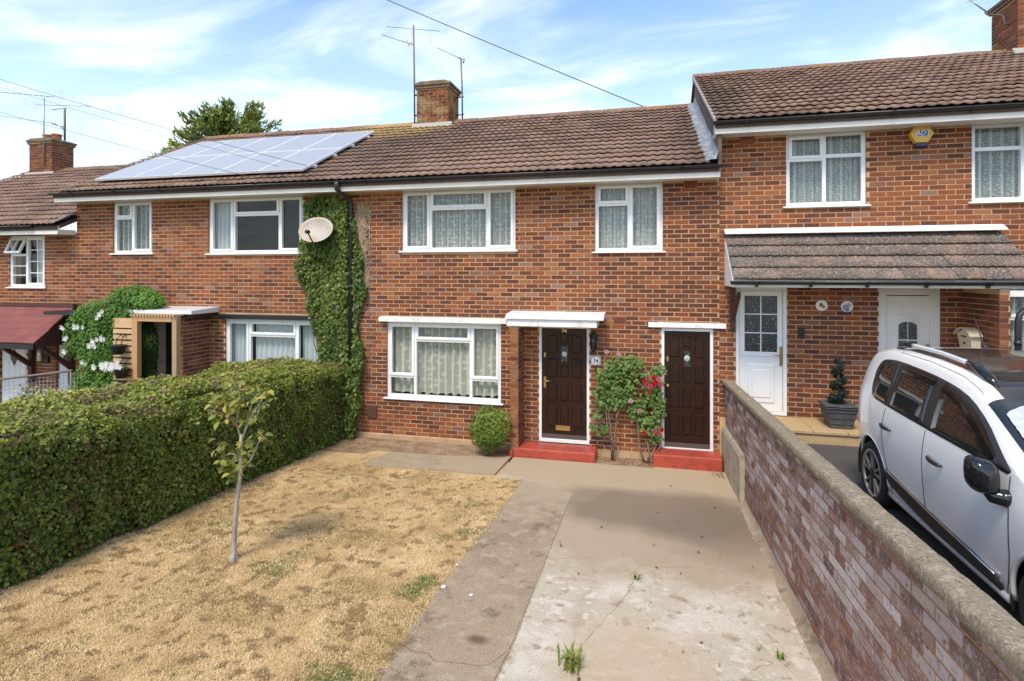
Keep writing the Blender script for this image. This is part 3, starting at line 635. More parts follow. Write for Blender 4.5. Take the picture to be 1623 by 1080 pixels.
# fin wall left of the front door
fm = MB().box(-2.19, -2.068, -.415, .007, -.1, 2.11); fm.build('fin_wall', M['mortar'], H74)
B74.face((-2.198, -.425, .045), X_, Z_, -Y_, .138, 2.07, d=.05, inset=.003, weights=lambda c: (.1, .2, .1, .55, .05))
B74.face((-2.06, -.425, .045), Y_, Z_, X_, .425, 2.07, d=.05, inset=.004, phase=1, weights=lambda c: (.25, .25, .15, .3, .05))
B74.emit()
for (x, z) in ((-.425, 2.21), (.70, 4.425)):
    a = MB().ring(x - .105, x + .105, z - .068, z + .068, .012, -.008, .02)
    for i in range(9):
        for k in range(5): a.box(x - .098 + i * .022, x - .098 + i * .022 + .006, -.009, -.002, z - .062, z + .062) if k == 0 else a.box(x - .1, x + .1, -.008, -.002, z - .064 + k * .026, z - .056 + k * .026)
    a.build('air_brick', M['airbrick'], H74); MB().box(x - .098, x + .098, -.0045, .01, z - .062, z + .062).build('hole_shade_backing', M['dark'], H74)  # dark backing box painted as the shade inside the vent holes
wA = window(H74, -4.34, -2.21, 3.40, 4.505, [(-4.34, -3.80, 3.40, 4.505, 's'), (-3.80, -2.725, 3.40, 4.16, 'f'), (-3.80, -2.725, 4.16, 4.505, 's'), (-2.725, -2.21, 3.40, 4.505, 's')])
wB = window(H74, -.835, .265, 3.36, 4.505, [(-.835, -.275, 3.36, 4.15, 'f'), (-.835, -.275, 4.15, 4.505, 's'), (-.275, .265, 3.36, 4.505, 's')])
wC = window(H74, -4.64, -2.47, .72, 2.105, [(-4.64, -4.095, 1.11, 2.105, 's'), (-4.64, -4.095, .72, 1.11, 'f'), (-4.095, -3.03, .72, 1.78, 'f'), (-4.095, -3.03, 1.78, 2.105, 's'), (-3.03, -2.47, 1.11, 2.105, 's'), (-3.03, -2.47, .72, 1.11, 'f')])
MB().box(-3.45, -3.05, .018, .034, 4.478, 4.502).build('trickle_vent', M['upvc'], wA)
MB().prism([(-.11, 2.115), (.02, 2.115), (.02, 2.205), (-.11, 2.195)], 'x', -4.755, -2.345).build('lintel', M['whitewood'], H74, .006)
MB().prism([(-.07, 2.115), (.02, 2.115), (.02, 2.195), (-.07, 2.185)], 'x', .035, 1.235).build('lintel', M['whitewood'], H74, .006)
cn = MB(); cn.prism([(-.47, 2.12), (.01, 2.12), (.01, 2.24), (-.47, 2.235)], 'x', -2.25, -.765); can = cn.build('door_canopy', M['whitewood'], H74, .008)
c2 = MB(); c2.prism([(-.505, 2.237), (.01, 2.242), (.01, 2.345), (-.10, 2.345), (-.40, 2.325), (-.505, 2.275)], 'x', -2.27, -.655); c2.build('canopy_top', M['whitewood'], can, .012)
for (x0, x1, z0, z1) in (DOORL, DOORR):
    y = .06 if x0 < -1 else .045
    f = MB(); f.box(x0 - .005, x0 + .045, y - .035, y + .075, z0 + .06, z1); f.box(x1 - .045, x1 + .005, y - .035, y + .075, z0 + .06, z1); f.box(x0 + .045, x1 - .045, y - .035, y + .075, z1 - .045, z1); f.box(x0 - .005, x1 + .005, y - .045, y + .08, z0, z0 + .06)
    f.build('door_frame', M['upvc'], H74, .004)
    d = wooden_door(H74, x0 + .047, x1 - .047, z0 + .062, z1 - .047, y + .005, x0 > -1)
    if x0 < -1: text_obj('74', .085, ((x0 + x1) / 2, y - .008, 2.035 - .03), M['brass'], d, 'door_number', .003, bold=.003)
for (x0, x1, zt, yf) in ((-2.15, -.795, .105, -.44), (.106, 1.14, .155, -.40)):
    s = MB(); s.box(x0, x1, yf, -.03, -.16, zt); s.build('doorstep', M['redstep'], H74, .022)
MB().box(-2.215, -2.15, -.46, -.25, -.12, .05).build('step_corner', M['redstep'], H74, .015)
MB().box(-5.02, -4.83, -.03, .002, .315, .56).build('vent_cover', M['ventbrown'], H74, .01)
wr = MB(); wr.tube([(-4.98, -.012, 4.48), (-4.982, -.012, 2.6), (-4.975, -.012, 1.4), (-4.98, -.012, .95)], .005, 5); wr.build('wall_cable', M['rod'], H74)
zr74 = house_roof(H74, PX, 1.10, 0, tiles_x=(PX, .94))
gutter(H74, -5.395, 1.12, -.43, 4.652)
MB().prism([(-.37, 4.475), (-.001, 4.475), (-.001, 4.72), (-.37, 4.62)], 'x', 1.085, 1.11).build('box_end', M['cream'], H74)
# lead soaker against the higher gable
ld = MB(); vs = []
for j in range(13):
    y = -.43 + (RIDGE_Y + .43) * j / 12; z = 4.655 + .5 * (y + .45) + .052
    vs += [(.88 + .02 * math.sin(j * 1.7), y, z - .012), (.97, y, z + .028), (1.045, y, z + .024), (1.073, y, z + .15 + .02 * math.sin(j * 2.3))]
ld.add(vs, [(j * 4 + k, j * 4 + k + 1, j * 4 + 5 + k, j * 4 + 4 + k) for j in range(12) for k in range(3)], None, True); ld.build('lead_flashing', M['lead'], H74)
def chimney(root, x0, x1, y0, y1, z0, z1, pots=0, tone=None, mossy=True, lim=300):
    c = MB(); c.box(x0 + .008, x1 - .008, y0 + .008, y1 - .008, z0 - .5, z1 - .01); ch = c.build('chimney', M['mortar'], root); h = z1 - z0 - .14
    B = Bricks(ch, 'brick' if not mossy else 'mossbrick', lim); w = tone or (lambda q: (.55, .3, .03, .1, .02)); zb = z0 - .3
    B.face((x0, y0, zb), X_, Z_, -Y_, x1 - x0, h + .3, d=.05, inset=.003, weights=w)
    B.face((x1, y0, zb), Y_, Z_, X_, y1 - y0, h + .3, d=.05, inset=.004, phase=1, weights=w)
    B.face((x0, y1, zb), -Y_, Z_, -X_, y1 - y0, h + .3, d=.05, inset=.004, phase=1, weights=w); B.emit()
    t = MB(); t.box(x0 - .035, x1 + .035, y0 - .035, y1 + .035, z1 - .145, z1 - .075); t.box(x0 - .06, x1 + .06, y0 - .06, y1 + .06, z1 - .073, z1 - .01); t.c = [(.17, .12, .09)] * len(t.v); t.prism([(x0 - .04, z1 - .012), (x1 + .04, z1 - .012), (x1 - .1, z1 + .035), (x0 + .1, z1 + .035)], 'y', y0 - .04, y1 + .04, (.20, .16, .10))
    t.build('chimney_cap', M['mossbrick'], ch, .008)
    for i in range(pots):
        px = x0 + (x1 - x0) * (.32 + .4 * i); MB().lathe([(.13, 0), (.12, .12), (.125, .15), (.14, .16), (.14, .20), (.10, .20), (.09, .05)], (px, (y0 + y1) / 2, z1 + .01), 16).build('chimney_pot', M['terracotta'], ch)
    f = MB(); ry = lambda y: z0 + .5 * (y - y0)
    f.prism([(y0 - .12, z0 - .06), (y0 - .01, z0 + .08), (y0 - .0, z0 - .12)], 'x', x0 - .10, x1 + .10); f.build('chimney_flashing', M['cement'], ch, .008)
    return ch
M['mossbrick'] = mat('mossy_brick', tint=True, rough=.95, spec=.1, noise=[(4, (.30, .22, .10), .46, .62), (24, (.06, .04, .03), .54, .70), (40, (.36, .30, .2), .60, .72)], bump=(60, .7))
chimney(H74, -5.49, -4.66, 3.35, 4.1, 6.60, 7.66)

# ---- number 76, left, shares the roof line
H76 = thing('terraced_house', 'brick terraced house left of the ivy, its roof carrying solar panels', 'house', (-8.6, 0, -.08), 'terraced houses in the row')
holes76 = [(-10.905, -9.90, 3.41, 4.54), (-8.53, -6.385, 3.39, 4.54), (-8.13, -6.0, .72, 2.17), (-9.85, -8.98, -.2, 2.2)]
B76 = house_shell(H76, -11.87, PX, .045, 0, holes76, wts_l, visible=lambda c: c[2] > .5)
MB().box(-8.62, -8.507, -.63, .007, -.1, 2.2).build('fin_wall', M['mortar'], H76)
B76.face((-8.628, -.64, .045), X_, Z_, -Y_, .128, 2.1, d=.05, inset=.003, weights=lambda c: (.3, .4, .1, .2, 0))
B76.face((-8.5, -.64, .045), Y_, Z_, X_, .64, 2.1, d=.05, inset=.004, phase=1, weights=lambda c: (.6, .3, .05, .05, 0)); B76.emit()
window(H76, -10.905, -9.90, 3.41, 4.505, [(-10.905, -10.43, 3.41, 4.15, 'f'), (-10.905, -10.43, 4.15, 4.505, 's'), (-10.43, -9.90, 3.41, 4.505, 's')])
window(H76, -8.53, -6.385, 3.39, 4.505, [(-8.53, -7.96, 3.39, 4.505, 's'), (-7.96, -6.92, 3.39, 4.15, 'f'), (-7.96, -6.92, 4.15, 4.505, 's'), (-6.92, -6.385, 3.39, 4.505, 's')])
window(H76, -8.13, -6.0, .72, 2.09, [(-8.13, -7.60, .72, 2.09, 's'), (-7.60, -6.55, .72, 1.78, 'f'), (-7.60, -6.55, 1.78, 2.09, 's'), (-6.55, -6.0, .72, 2.09, 's')])
MB().prism([(-.09, 2.10), (.02, 2.10), (.02, 2.19), (-.09, 2.18)], 'x', -8.23, -6.0).build('lintel', M['black'], H76, .006)
cn = MB(); cn.box(-11.9, -8.30, -.66, .01, 2.155, 2.22); can = cn.build('door_canopy', M['iron'], H76); MB().prism([(-.70, 2.222), (.01, 2.222), (.01, 2.33), (-.70, 2.29)], 'x', -9.75, -8.27).build('canopy_top', M['alu'], can, .006)
d = MB().box(-9.80, -9.02, .16, .2, .1, 2.1).build('door', M['black'], H76); text_obj('76', .16, (-9.45, .155, .97), M['whiteprint'], d, 'door_number', .002)
MB().box(-9.85, -9.72, -.02, .2, .1, 2.16).build('door_frame', M['whitewood'], H76)
# roof: the courses under the panels stay, ridge and verge too
house_roof(H76, -12.0, PX, 0, tiles_x=(-12.0, PX))
gutter(H76, -12.03, -5.405, -.43, 4.652)

# ---- number 72, right, one step higher
DZ = .66
H72 = thing('terraced_house', 'right-hand brick terraced house, one step higher, with white doors under a tiled porch', 'house', (4.4, 0, .7), 'terraced houses in the row')
holes72 = [(2.12, 3.235, 4.035, 5.2), (4.60, 6.80, 4.035, 5.2), (1.385, 2.135, .6, 2.78), (3.40, 4.215, .6, 2.80), (4.93, 6.9, 1.4, 2.80)]
B72 = house_shell(H72, 1.14, 7.8, .705, DZ, holes72, wts_r, visible=lambda c: c[0] < 7.2)
# brickwork of the lower part beside the garden wall
MB().box(1.143, 1.42, .008, .26, -.2, .404).build('footing', M['mortar'], H72)
MB().box(4.487, 4.60, -.875, .007, .4, 2.8).build('fin_wall', M['mortar'], H72)
B72.face((4.48, -.003, .705), -Y_, Z_, -X_, .88, 2.07, d=.05, inset=.004, weights=lambda c: (.6, .3, .08, .02, 0))
B72.face((4.48, -.885, .705), X_, Z_, -Y_, .13, 2.07, d=.05, inset=.003, phase=1, weights=lambda c: (.5, .3, .1, .1, 0))
B72.emit()
MB().box(1.46, 1.65, -.0045, .01, 5.03, 5.14).build('hole_shade_backing', M['dark'], H72); a = MB().ring(1.45, 1.66, 5.02, 5.15, .012, -.008, .02); [a.box(1.455 + i * .022, 1.461 + i * .022, -.009, -.002, 5.022, 5.148) for i in range(9)]; [a.box(1.452, 1.658, -.008, -.002, 5.02 + k * .03, 5.03 + k * .03) for k in range(1, 5)]; a.build('air_brick', M['airbrick'], H72)  # dark box behind the grid, shade of the openings given as colour
window(H72, 2.12, 3.235, 4.035, 5.165, [(2.12, 2.665, 4.035, 4.76, 'f'), (2.12, 2.665, 4.76, 5.165, 's'), (2.665, 3.235, 4.035, 4.80, 'f'), (2.665, 3.235, 4.80, 5.165, 'f')])
window(H72, 4.60, 6.80, 4.035, 5.165, [(4.60, 5.25, 4.035, 4.80, 'f'), (4.60, 5.25, 4.80, 5.165, 'f'), (5.25, 6.0, 4.035, 4.80, 'f'), (5.25, 6.0, 4.80, 5.165, 'o'), (6.0, 6.80, 4.035, 5.165, 's')])
window(H72, 4.93, 6.9, 1.4, 2.75, [(4.93, 5.6, 1.4, 2.35, 'f'), (4.93, 5.6, 2.35, 2.75, 's'), (5.6, 6.9, 1.4, 2.75, 'f')])
house_roof(H72, 1.03, 7.8, DZ, tiles_x=(1.03, 7.96))
gutter(H72, 1.0, 7.8, -.43, 4.652 + DZ)
gb_ = MB(); zs = lambda y: 4.655 + .5 * (y + .45)
gb_.prism([(-.34, zs(-.34) - .05), (-.34, zs(-.34) + DZ - .06), (RIDGE_Y, zs(RIDGE_Y) + DZ - .08), (7.9, zs(-.34) + DZ - .06), (7.9, zs(-.34) - .1), (RIDGE_Y, zs(RIDGE_Y) - .1)], 'x', 1.078, 1.135); gb_.build('gable_wall', M['gable'], H72)
vg = MB(); vg.prism([(-.46, zs(-.46) + DZ - .03), (RIDGE_Y, zs(RIDGE_Y) + DZ - .03), (RIDGE_Y, zs(RIDGE_Y) + DZ + .03), (-.46, zs(-.46) + DZ + .03)], 'x', 1.012, 1.05); vg.build('verge_mortar', M['cement'], H72)
MB().prism([(-.37, 4.475 + DZ), (-.001, 4.475 + DZ), (-.001, 4.72 + DZ), (-.37, 4.63 + DZ)], 'x', 1.055, 1.075).build('box_end', M['upvc'], H72)
chimney(H72, 7.0, 7.95, 3.35, 4.2, 7.28, 8.5, mossy=False, tone=lambda q: (.5, .35, .12, .03, 0))
# tiled porch roof
pr = MB(); PA = math.atan2(3.60 - 2.93, .86)
pr.prism([(-.83, 2.87), (.0, 3.55), (.0, 2.80), (-.83, 2.80)], 'x', 1.25, 4.88); porch = pr.build('porch_roof', M['cream'], H72)
T = Tiles(porch, 'porchtile', name='roof_tile'); T.slope(1.215, 4.93, -.93, 2.90, PA, 1.09, tw=.30, gauge=.27, rolls=3); T.emit()
MB().prism([(-.20, 3.60), (-.012, 3.66), (-.012, 3.70), (-.075, 3.70), (-.21, 3.615)], 'x', 1.20, 4.95).build('porch_flashing', M['whitewood'], porch, .008)
sd_ = MB()
for i in range(5):
    y0 = -.86 + i * .172; sd_.prism([(y0 + .004, 2.80), (y0 + .168, 2.80), (y0 + .168, 2.88 + (y0 + .86 + .168) * .78), (y0 + .004, 2.88 + (y0 + .86) * .78)], 'x', 1.215, 1.247)
sd_.build('cheek_board', M['upvc'], porch)
MB().box(1.21, 4.92, -.875, -.845, 2.795, 2.90).build('porch_fascia', M['cream'], porch); gutter(porch, 1.18, 5.4, -.93, 2.885, .05, .66)
bk = MB().box(1.30, 1.37, -.10, -.002, 2.13, 2.78); bk.prism([(-.62, 2.72), (-.10, 2.36), (-.10, 2.26), (-.66, 2.66)], 'x', 1.31, 1.36); bk.build('porch_bracket', M['brownwood'], porch)
dp = MB(); dp.tube([(4.86, -.93, 2.84), (4.86, -.93, 2.66), (4.83, -.90, 2.60), (4.66, -.955, 2.46), (4.64, -.96, 2.38), (4.64, -.96, .8)], .036, 12); dp.tube([(4.64, -.96, 2.13), (4.64, -.96, 2.07)], .043, 12); dp.box(4.80, 4.92, -.99, -.87, 2.78, 2.86); dp.build('porch_downpipe', M['pipe'], porch)
# half glazed side door
f = MB(); f.ring(1.385, 2.135, .77, 2.775, .055, .01, .09); f.build('door_frame', M['upvc'], H72, .004)
d = MB(); d.box(1.445, 2.075, .03, .075, .83, 1.68); d.ring(1.445, 2.075, 1.683, 2.715, .075, .03, .075); dr = d.build('door', M['upvc'], H72, .004)
panel(MB(), 1.53, 1.99, .92, 1.60, .03, e=.05).build('door_panel', M['upvc'], dr); panel(MB(), 1.60, 1.92, 1.02, 1.50, .018, e=.03).build('door_panel', M['upvc'], dr)
for i in range(2):
    for k in range(3): MB().box(1.522 + i * .242, 1.522 + i * .242 + .234, .045, .058, 1.762 + k * .296, 1.762 + k * .296 + .288).build('glazing', M['frosted'], dr)
g = MB(); g.box(1.752, 1.768, .033, .062, 1.758, 2.64); [g.box(1.52, 2.0, .035, .06, 1.762 + k * .296 - .012, 1.762 + k * .296 + .004) for k in (1, 2)]; g.build('glazing_bar', M['upvc'], dr)
h = MB().box(2.03, 2.065, .015, .03, 1.55, 1.85); h.tube([(2.048, .015, 1.72), (2.048, -.025, 1.72), (1.94, -.03, 1.72)], .009); h.build('handle', M['brass'], dr)
# front door with arched light
f = MB(); f.ring(3.40, 4.215, .77, 2.79, .10, .03, .12); f.ring(3.49, 4.125, .86, 2.70, .03, .045, .13); f.build('door_frame', M['cream'], H72, .004)
d = MB().box(3.52, 4.095, .075, .12, .80, 2.655); dr = d.build('door', M['cream'], H72)
panel(MB(), 3.62, 3.995, 1.30, 2.40, .075, d=.006, e=.03).build('door_panel', M['cream'], dr)
for i in range(2):
    for k in range(3):
        x = 3.69 + i * .128; z = 1.47 + k * .27; q = [(x, z), (x + .104, z), (x + .104, z + .243), (x, z + .243)]
        if k == 2: q = [(x, z), (x + .104, z), (x + .104, z + (.26 if i == 0 else .215)), (x + .05, z + .25), (x, z + (.215 if i == 0 else .26))]
        MB().prism(q, 'y', .048, .066).build('glazing', M['frosted'], dr)
MB().box(4.045, 4.08, .055, .075, 1.78, 1.95).build('handle', M['brass'], dr)

# ---- number 78, far left, one step lower
H78 = thing('terraced_house', 'far left brick terraced house, one step lower, with a red shingled porch', 'house', (-15, 0, -.9), 'terraced houses in the row')
holes78 = [(-13.78, -12.75, 2.69, 3.88), (-14.1, -13.27, -1, 1.60), (-12.45, -11.95, -1, 1.62)]
B78 = house_shell(H78, -18.4, -11.87, -.63, -DZ, holes78, wts_l, visible=lambda c: c[0] > -15 and c[2] > .3); B78.emit()
wj = window(H78, -13.78, -12.75, 2.69, 3.82, [(-13.78, -13.31, 2.69, 3.40, 'f'), (-13.78, -13.31, 3.40, 3.82, 'o'), (-13.31, -12.75, 2.69, 3.82, 's')])
bars(wj, -13.25, -12.81, 2.75, 3.76, 2, 4); bars(wj, -13.73, -13.36, 2.75, 3.36, 1, 3)
house_roof(H78, -18.4, -11.89, -DZ, tiles_x=(-18.4, -11.90))
gutter(H78, -18.4, -12.5, -.43, 4.652 - DZ)
MB().box(-12.5, -11.89, -.385, -.002, 4.47 - DZ, 4.575 - DZ).build('box_end', M['cream'], H78)
MB().prism([(-.45, zs(-.45) - DZ + .05), (-.05, zs(-.05) - DZ + .05), (-.05, zs(-.05) - DZ + .09), (-.45, zs(-.45) - DZ + .07)], 'x', -11.96, -11.88).build('lead_flashing', M['lead'], H78)
chimney(H78, -17.95, -17.08, 3.40, 4.05, 5.93, 6.98, pots=2, mossy=False, tone=lambda q: (.62, .3, .03, .05, 0))
pr = MB(); pr.prism([(-.84, 1.60), (-.84, 1.52), (-.002, 2.18), (-.002, 2.30)], 'x', -16.5, -11.86); p78 = pr.build('porch_roof', M['brownwood'], H78)
rt = MB(); NS = 6
for r in range(NS):
    for c in range(16):
        x = -16.5 + c * .29 + (r % 2) * .145; x1 = min(x + .286, -11.845); y0 = -.87 + r * .145; z = 1.615 + (y0 + .84) * .834
        if x1 - x < .05: continue
        k = random.uniform(.85, 1.15); MB().hexa([(x, y0, z), (x1, y0, z), (x1, y0 + .16, z + .134), (x, y0 + .16, z + .134), (x, y0 - .006, z + .014), (x1, y0 - .006, z + .014), (x1, y0 + .155, z + .142), (x, y0 + .155, z + .142)], (.20 * k, .062 * k, .052 * k)).build('shingle', M['redtile'], p78)
MB().box(-16.5, -11.85, -.10, -.002, 2.27, 2.345).build('porch_flashing', M['brownwood'], p78)
MB().box(-16.5, -11.87, -.875, -.845, 1.47, 1.575).build('porch_fascia', M['iron'], p78)
for i in range(4): MB().prism([(-.80 + i * .2, 1.50), (-.604 + i * .2, 1.50), (-.604 + i * .2, 1.585 + (i + 1) * .155), (-.80 + i * .2, 1.55 + i * .155)], 'x', -11.90, -11.872).build('side_board', M['brownwood'], p78)
for x in (-13.05, -11.95): MB().box(x - .045, x + .045, -.09, -.004, .6, 1.5).prism([(-.72, 1.50), (-.09, .95), (-.09, 1.07), (-.60, 1.50)], 'x', x - .04, x + .04).build('porch_bracket', M['brownwood'], p78)
for (a, b, zt) in ((-14.06, -13.31, 1.56), (-12.43, -11.97, 1.58)):
    d = MB().box(a, b, .06, .10, -.8, zt); [d.box(a + .06 + k * (b - a - .12) / 4, a + .06 + (k + 1) * (b - a - .12) / 4 - .012, .05, .06, -.5, zt - .1) for k in range(4)]; dr = d.build('door', M['upvc'], H78)
    x = (a + b) / 2; MB().prism([(x - .10, 1.12), (x, .94), (x + .10, 1.12), (x, 1.30)], 'y', .03, .046).build('glazing', M['frosted'], dr)

# ------------------------------------------------------------------ curtains (each hangs behind its own window)
G = 'net curtains in the windows'
curtain('white dotted net curtain in the wide upstairs window of the middle house', -4.30, -2.25, 3.40, 4.50, waves=17, scallop=.03)
curtain('white dotted net curtain in the two-light upstairs window above the rose bushes', -.80, .24, 3.36, 4.50, waves=9, scallop=.03)
curtain('cream dotted net curtain in the ground floor window beside the round bush', -4.60, -2.50, .76, 2.10, 'lace3', waves=15, scallop=.045)
curtain('grey patterned net curtain in the upstairs window left of the yellow alarm box', 2.15, 3.2, 4.03, 5.17, 'lace2', 8)
curtain('grey patterned net curtain in the upstairs window at the right edge of the photo', 4.63, 6.7, 4.03, 5.17, 'lace2', 14)
curtain('grey net curtain in the ground floor window behind the porch downpipe', 4.96, 6.8, 1.4, 2.78, 'lace2', 14)
curtain('grey net curtain in the narrow upstairs window below the left end of the solar panels', -10.87, -9.94, 3.41, 4.5, 'lace2', 8)
G2 = 'drawn back cloth curtains'
curtain('white curtain at the left of the upstairs window beside the satellite dish', -8.49, -8.0, 3.40, 4.5, 'cloth', 5, group=G2, name='curtain')
curtain('pale curtain across the left of the ground floor window above the hedge', -8.09, -7.66, .7, 2.1, 'cloth', 5, .03, group=G2, name='curtain')
curtain('pale gathered curtain in the middle of the ground floor window above the hedge', -7.55, -6.6, .7, 2.1, 'cloth', 8, .03, group=G2, name='curtain')
curtain('pale curtain at the ivy end of the ground floor window above the hedge', -6.5, -6.0, .7, 2.1, 'cloth', 5, .03, group=G2, name='curtain')
curtain('white tied-back curtain in the open vent window at the far left', -13.22, -12.82, 2.69, 3.8, 'cloth', 4, .02, gather=.2, group=G2, name='curtain')

# ------------------------------------------------------------------ solar panels: two rows of five on the roof of 76
NV = np.array([0, -math.sin(PITCH), math.cos(PITCH)]); VV = np.array([0, math.cos(PITCH), math.sin(PITCH)])
def roofpt(x, s, up): return np.array([x, -.455, 4.655]) + VV * s + NV * up
names = ['leftmost', 'second from left', 'middle', 'second from right', 'rightmost']
for r in range(2):
    for c in range(5):
        L0 = .40 + r * 1.60; x0 = -11.20 + c * .985; w, h = .975, 1.585
        t = thing('solar_panel', f'{names[c]} solar panel of the {"lower" if r == 0 else "upper"} row on the tiled roof', 'solar panel', roofpt(x0 + w / 2, L0, .10), 'solar panels on the roof')
        def q(x, s, up): return tuple(roofpt(x0 + x, L0 + s, up))
        def bx(mb, a, b, s0, s1, u0, u1): mb.hexa([q(a, s0, u0), q(b, s0, u0), q(b, s1, u0), q(a, s1, u0), q(a, s0, u1), q(b, s0, u1), q(b, s1, u1), q(a, s1, u1)])
        f = MB(); e = .026
        for (a, b, s0, s1) in ((0, w, 0, e), (0, w, h - e, h), (0, e, e, h - e), (w - e, w, e, h - e)): bx(f, a, b, s0, s1, .10, .142)
        f.build('frame', M['alu'], t)
        g = MB(); bx(g, e, w - e, e, h - e, .105, .136); g.build('cell_sheet', M['solar'], t)
        for s in (h * .25, h * .75): b = MB(); bx(b, 0 if c else -.05, w + (.06 if c == 4 else .009), s - .02, s + .02, .055, .099); b.build('rail', M['alu'], t)

# ------------------------------------------------------------------ aerials, dish, cables
def yagi(mb, a, b, n, el=.12, tilt=Vector((.25, .97, 0))):
    a, b = Vector(a), Vector(b); mb.tube([a, b], .009, 5); d = tilt.normalized()
    for i in range(n):
        p = a + (b - a) * (i + .3) / n; s = el * (.75 + .5 * i / n); mb.tube([p - d * s, p + d * s], .004, 4)
def reflector(mb, p, up, d, w, h):
    p, up, d = Vector(p), Vector(up), Vector(d)
    for k in range(4): mb.tube([p + up * h * (k / 3 - .5) - d * w, p + up * h * (k / 3 - .5) + d * w], .004, 4)
t = thing('tv_aerial', 'tall mast aerial with two booms on the left side of the mossy chimney', 'aerial', (-5.62, 3.6, 6.9), 'television aerials on the chimneys')
MB().tube([(-5.65, 3.6, 6.75), (-5.66, 3.6, 8.0), (-5.68, 3.6, 9.22)], .022, 8).build('mast', M['galv'], t)
b = MB().tube([(-6.38, 3.5, 9.22), (-5.01, 3.7, 9.05)], .008, 5); b.tube([(-5.32, 3.66, 9.09), (-5.22, 3.66, 8.72)], .003, 4); b.tube([(-5.72, 3.6, 9.15), (-5.74, 3.6, 8.9)], .003, 4); b.build('dipole_boom', M['rod'], t)
b = MB(); yagi(b, (-6.50, 3.5, 9.03), (-5.68, 3.6, 8.73), 11, .06); b.tube([(-5.85, 3.58, 8.86), (-5.80, 3.58, 8.70), (-5.72, 3.58, 8.80)], .012, 5); b.build('yagi_boom', M['rod'], t)
b = MB(); [b.tube([(-5.65, 3.6, z), (-5.48, 3.62, z + .01)], .02, 6) for z in (6.95, 7.46)]; b.build('mast_bracket', M['iron'], t)
t = thing('tv_aerial', 'short mast aerial with one boom on the right side of the mossy chimney', 'aerial', (-4.5, 3.9, 6.9), 'television aerials on the chimneys')
MB().tube([(-4.49, 3.9, 6.85), (-4.50, 3.9, 7.7), (-4.53, 3.9, 8.40)], .02, 8).build('mast', M['galv'], t)
b = MB(); yagi(b, (-5.13, 3.8, 8.69), (-4.48, 3.9, 8.36), 9, .05); b.tube([(-4.58, 3.9, 8.42), (-4.44, 3.9, 8.36), (-4.47, 3.9, 8.28)], .022, 6); b.build('yagi_boom', M['rod'], t)
b = MB(); [b.tube([(-4.66, 3.9, z), (-4.45, 3.9, z + .005)], .013, 6) for z in (6.98, 7.42)]; b.build('mast_bracket', M['iron'], t)
t = thing('tv_aerial', 'aerial with a grid reflector on the tall left mast of the far left chimney', 'aerial', (-17.3, 3.6, 7), 'television aerials on the chimneys')
MB().tube([(-17.33, 3.36, 6.2), (-17.33, 3.36, 8.2)], .02, 6).build('mast', M['rod'], t)
b = MB(); yagi(b, (-20.2, 3.2, 8.62), (-17.0, 3.4, 8.2), 16, .09); reflector(b, (-16.8, 3.4, 8.20), (.3, 0, .9), (.5, .6, -.3), .16, .3); b.build('yagi_boom', M['rod'], t)
b = MB(); yagi(b, (-17.7, 3.4, 8.02), (-15.73, 3.5, 7.86), 10, .03); reflector(b, (-17.85, 3.4, 8.04), (.2, 0, .9), (.7, .5, -.2), .2, .18); b.build('lower_boom', M['rod'], t)
t = thing('tv_aerial', 'low cranked aerial between the pots of the far left chimney', 'aerial', (-16.9, 3.7, 7), 'television aerials on the chimneys')
MB().tube([(-16.98, 3.7, 6.98), (-16.98, 3.7, 7.93)], .03, 6).build('mast', M['galv'], t)
b = MB().tube([(-17.4, 3.65, 7.92), (-16.9, 3.7, 7.95)], .014, 5); b.tube([(-17.4, 3.65, 7.5), (-17.0, 3.7, 7.38)], .02, 5); b.tube([(-17.3, 3.65, 7.5), (-16.98, 3.7, 7.3)], .014, 5); yagi(b, (-20.4, 3.2, 7.98), (-17.3, 3.6, 7.50), 14, .07); b.build('yagi_boom', M['rod'], t)
t = thing('tv_aerial', 'cranked aerial with a grid reflector on the chimney at the top right', 'aerial', (6.95, 3.8, 8.0), 'television aerials on the chimneys')
MB().tube([(6.98, 3.6, 7.93), (6.90, 3.6, 7.95), (6.90, 3.6, 8.06), (6.86, 3.6, 8.12), (6.64, 3.6, 8.15), (6.58, 3.6, 8.20)], .018, 8).build('mast', M['galv'], t)
b = MB().tube([(6.32, 3.6, 8.48), (6.62, 3.6, 8.20)], .014, 5)
for k in range(4): b.tube([(6.46 + k * .05, 3.35, 8.14 - k * .01 + .02), (6.70 + k * .05, 3.85, 8.30 - k * .01)], .006, 4)
for k in range(7): b.tube([(6.30 + k * .055, 3.2, 8.45 + .01 * k), (6.46 + k * .055, 4.0, 8.60 + .01 * k)], .005, 4)
b.build('yagi_boom', M['rod'], t)
t = thing('satellite_dish', 'rust stained oval satellite dish fixed to the ivy-covered wall', 'satellite dish', (-5.95, -.1, 3.7))
dish = MB(); n, rg = 28, 7; vs = []; axis = Vector((.12, -.86, .42)).normalized(); e1 = Vector((1, .13, 0)).normalized(); e1 = (e1 - axis * e1.dot(axis)).normalized(); e2 = axis.cross(e1).normalized(); c0 = Vector((-5.90, -.33, 3.80))
vs.append(c0 - axis * .07)
for i in range(1, rg + 1):
    for k in range(n):
        a = 2 * pi * k / n; q = i / rg; vs.append(c0 + e1 * math.cos(a) * .325 * q + e2 * math.sin(a) * .265 * q - axis * .07 * (1 - q * q))
fs = [(0, 1 + k, 1 + (k + 1) % n) for k in range(n)] + [(1 + i * n + k, 1 + (i + 1) * n + k, 1 + (i + 1) * n + (k + 1) % n, 1 + i * n + (k + 1) % n) for i in range(rg - 1) for k in range(n)]
dish.add(vs, fs, None, True); do = dish.build('reflector', M['dishm'], t); so = do.modifiers.new('s', 'SOLIDIFY'); so.thickness = .012
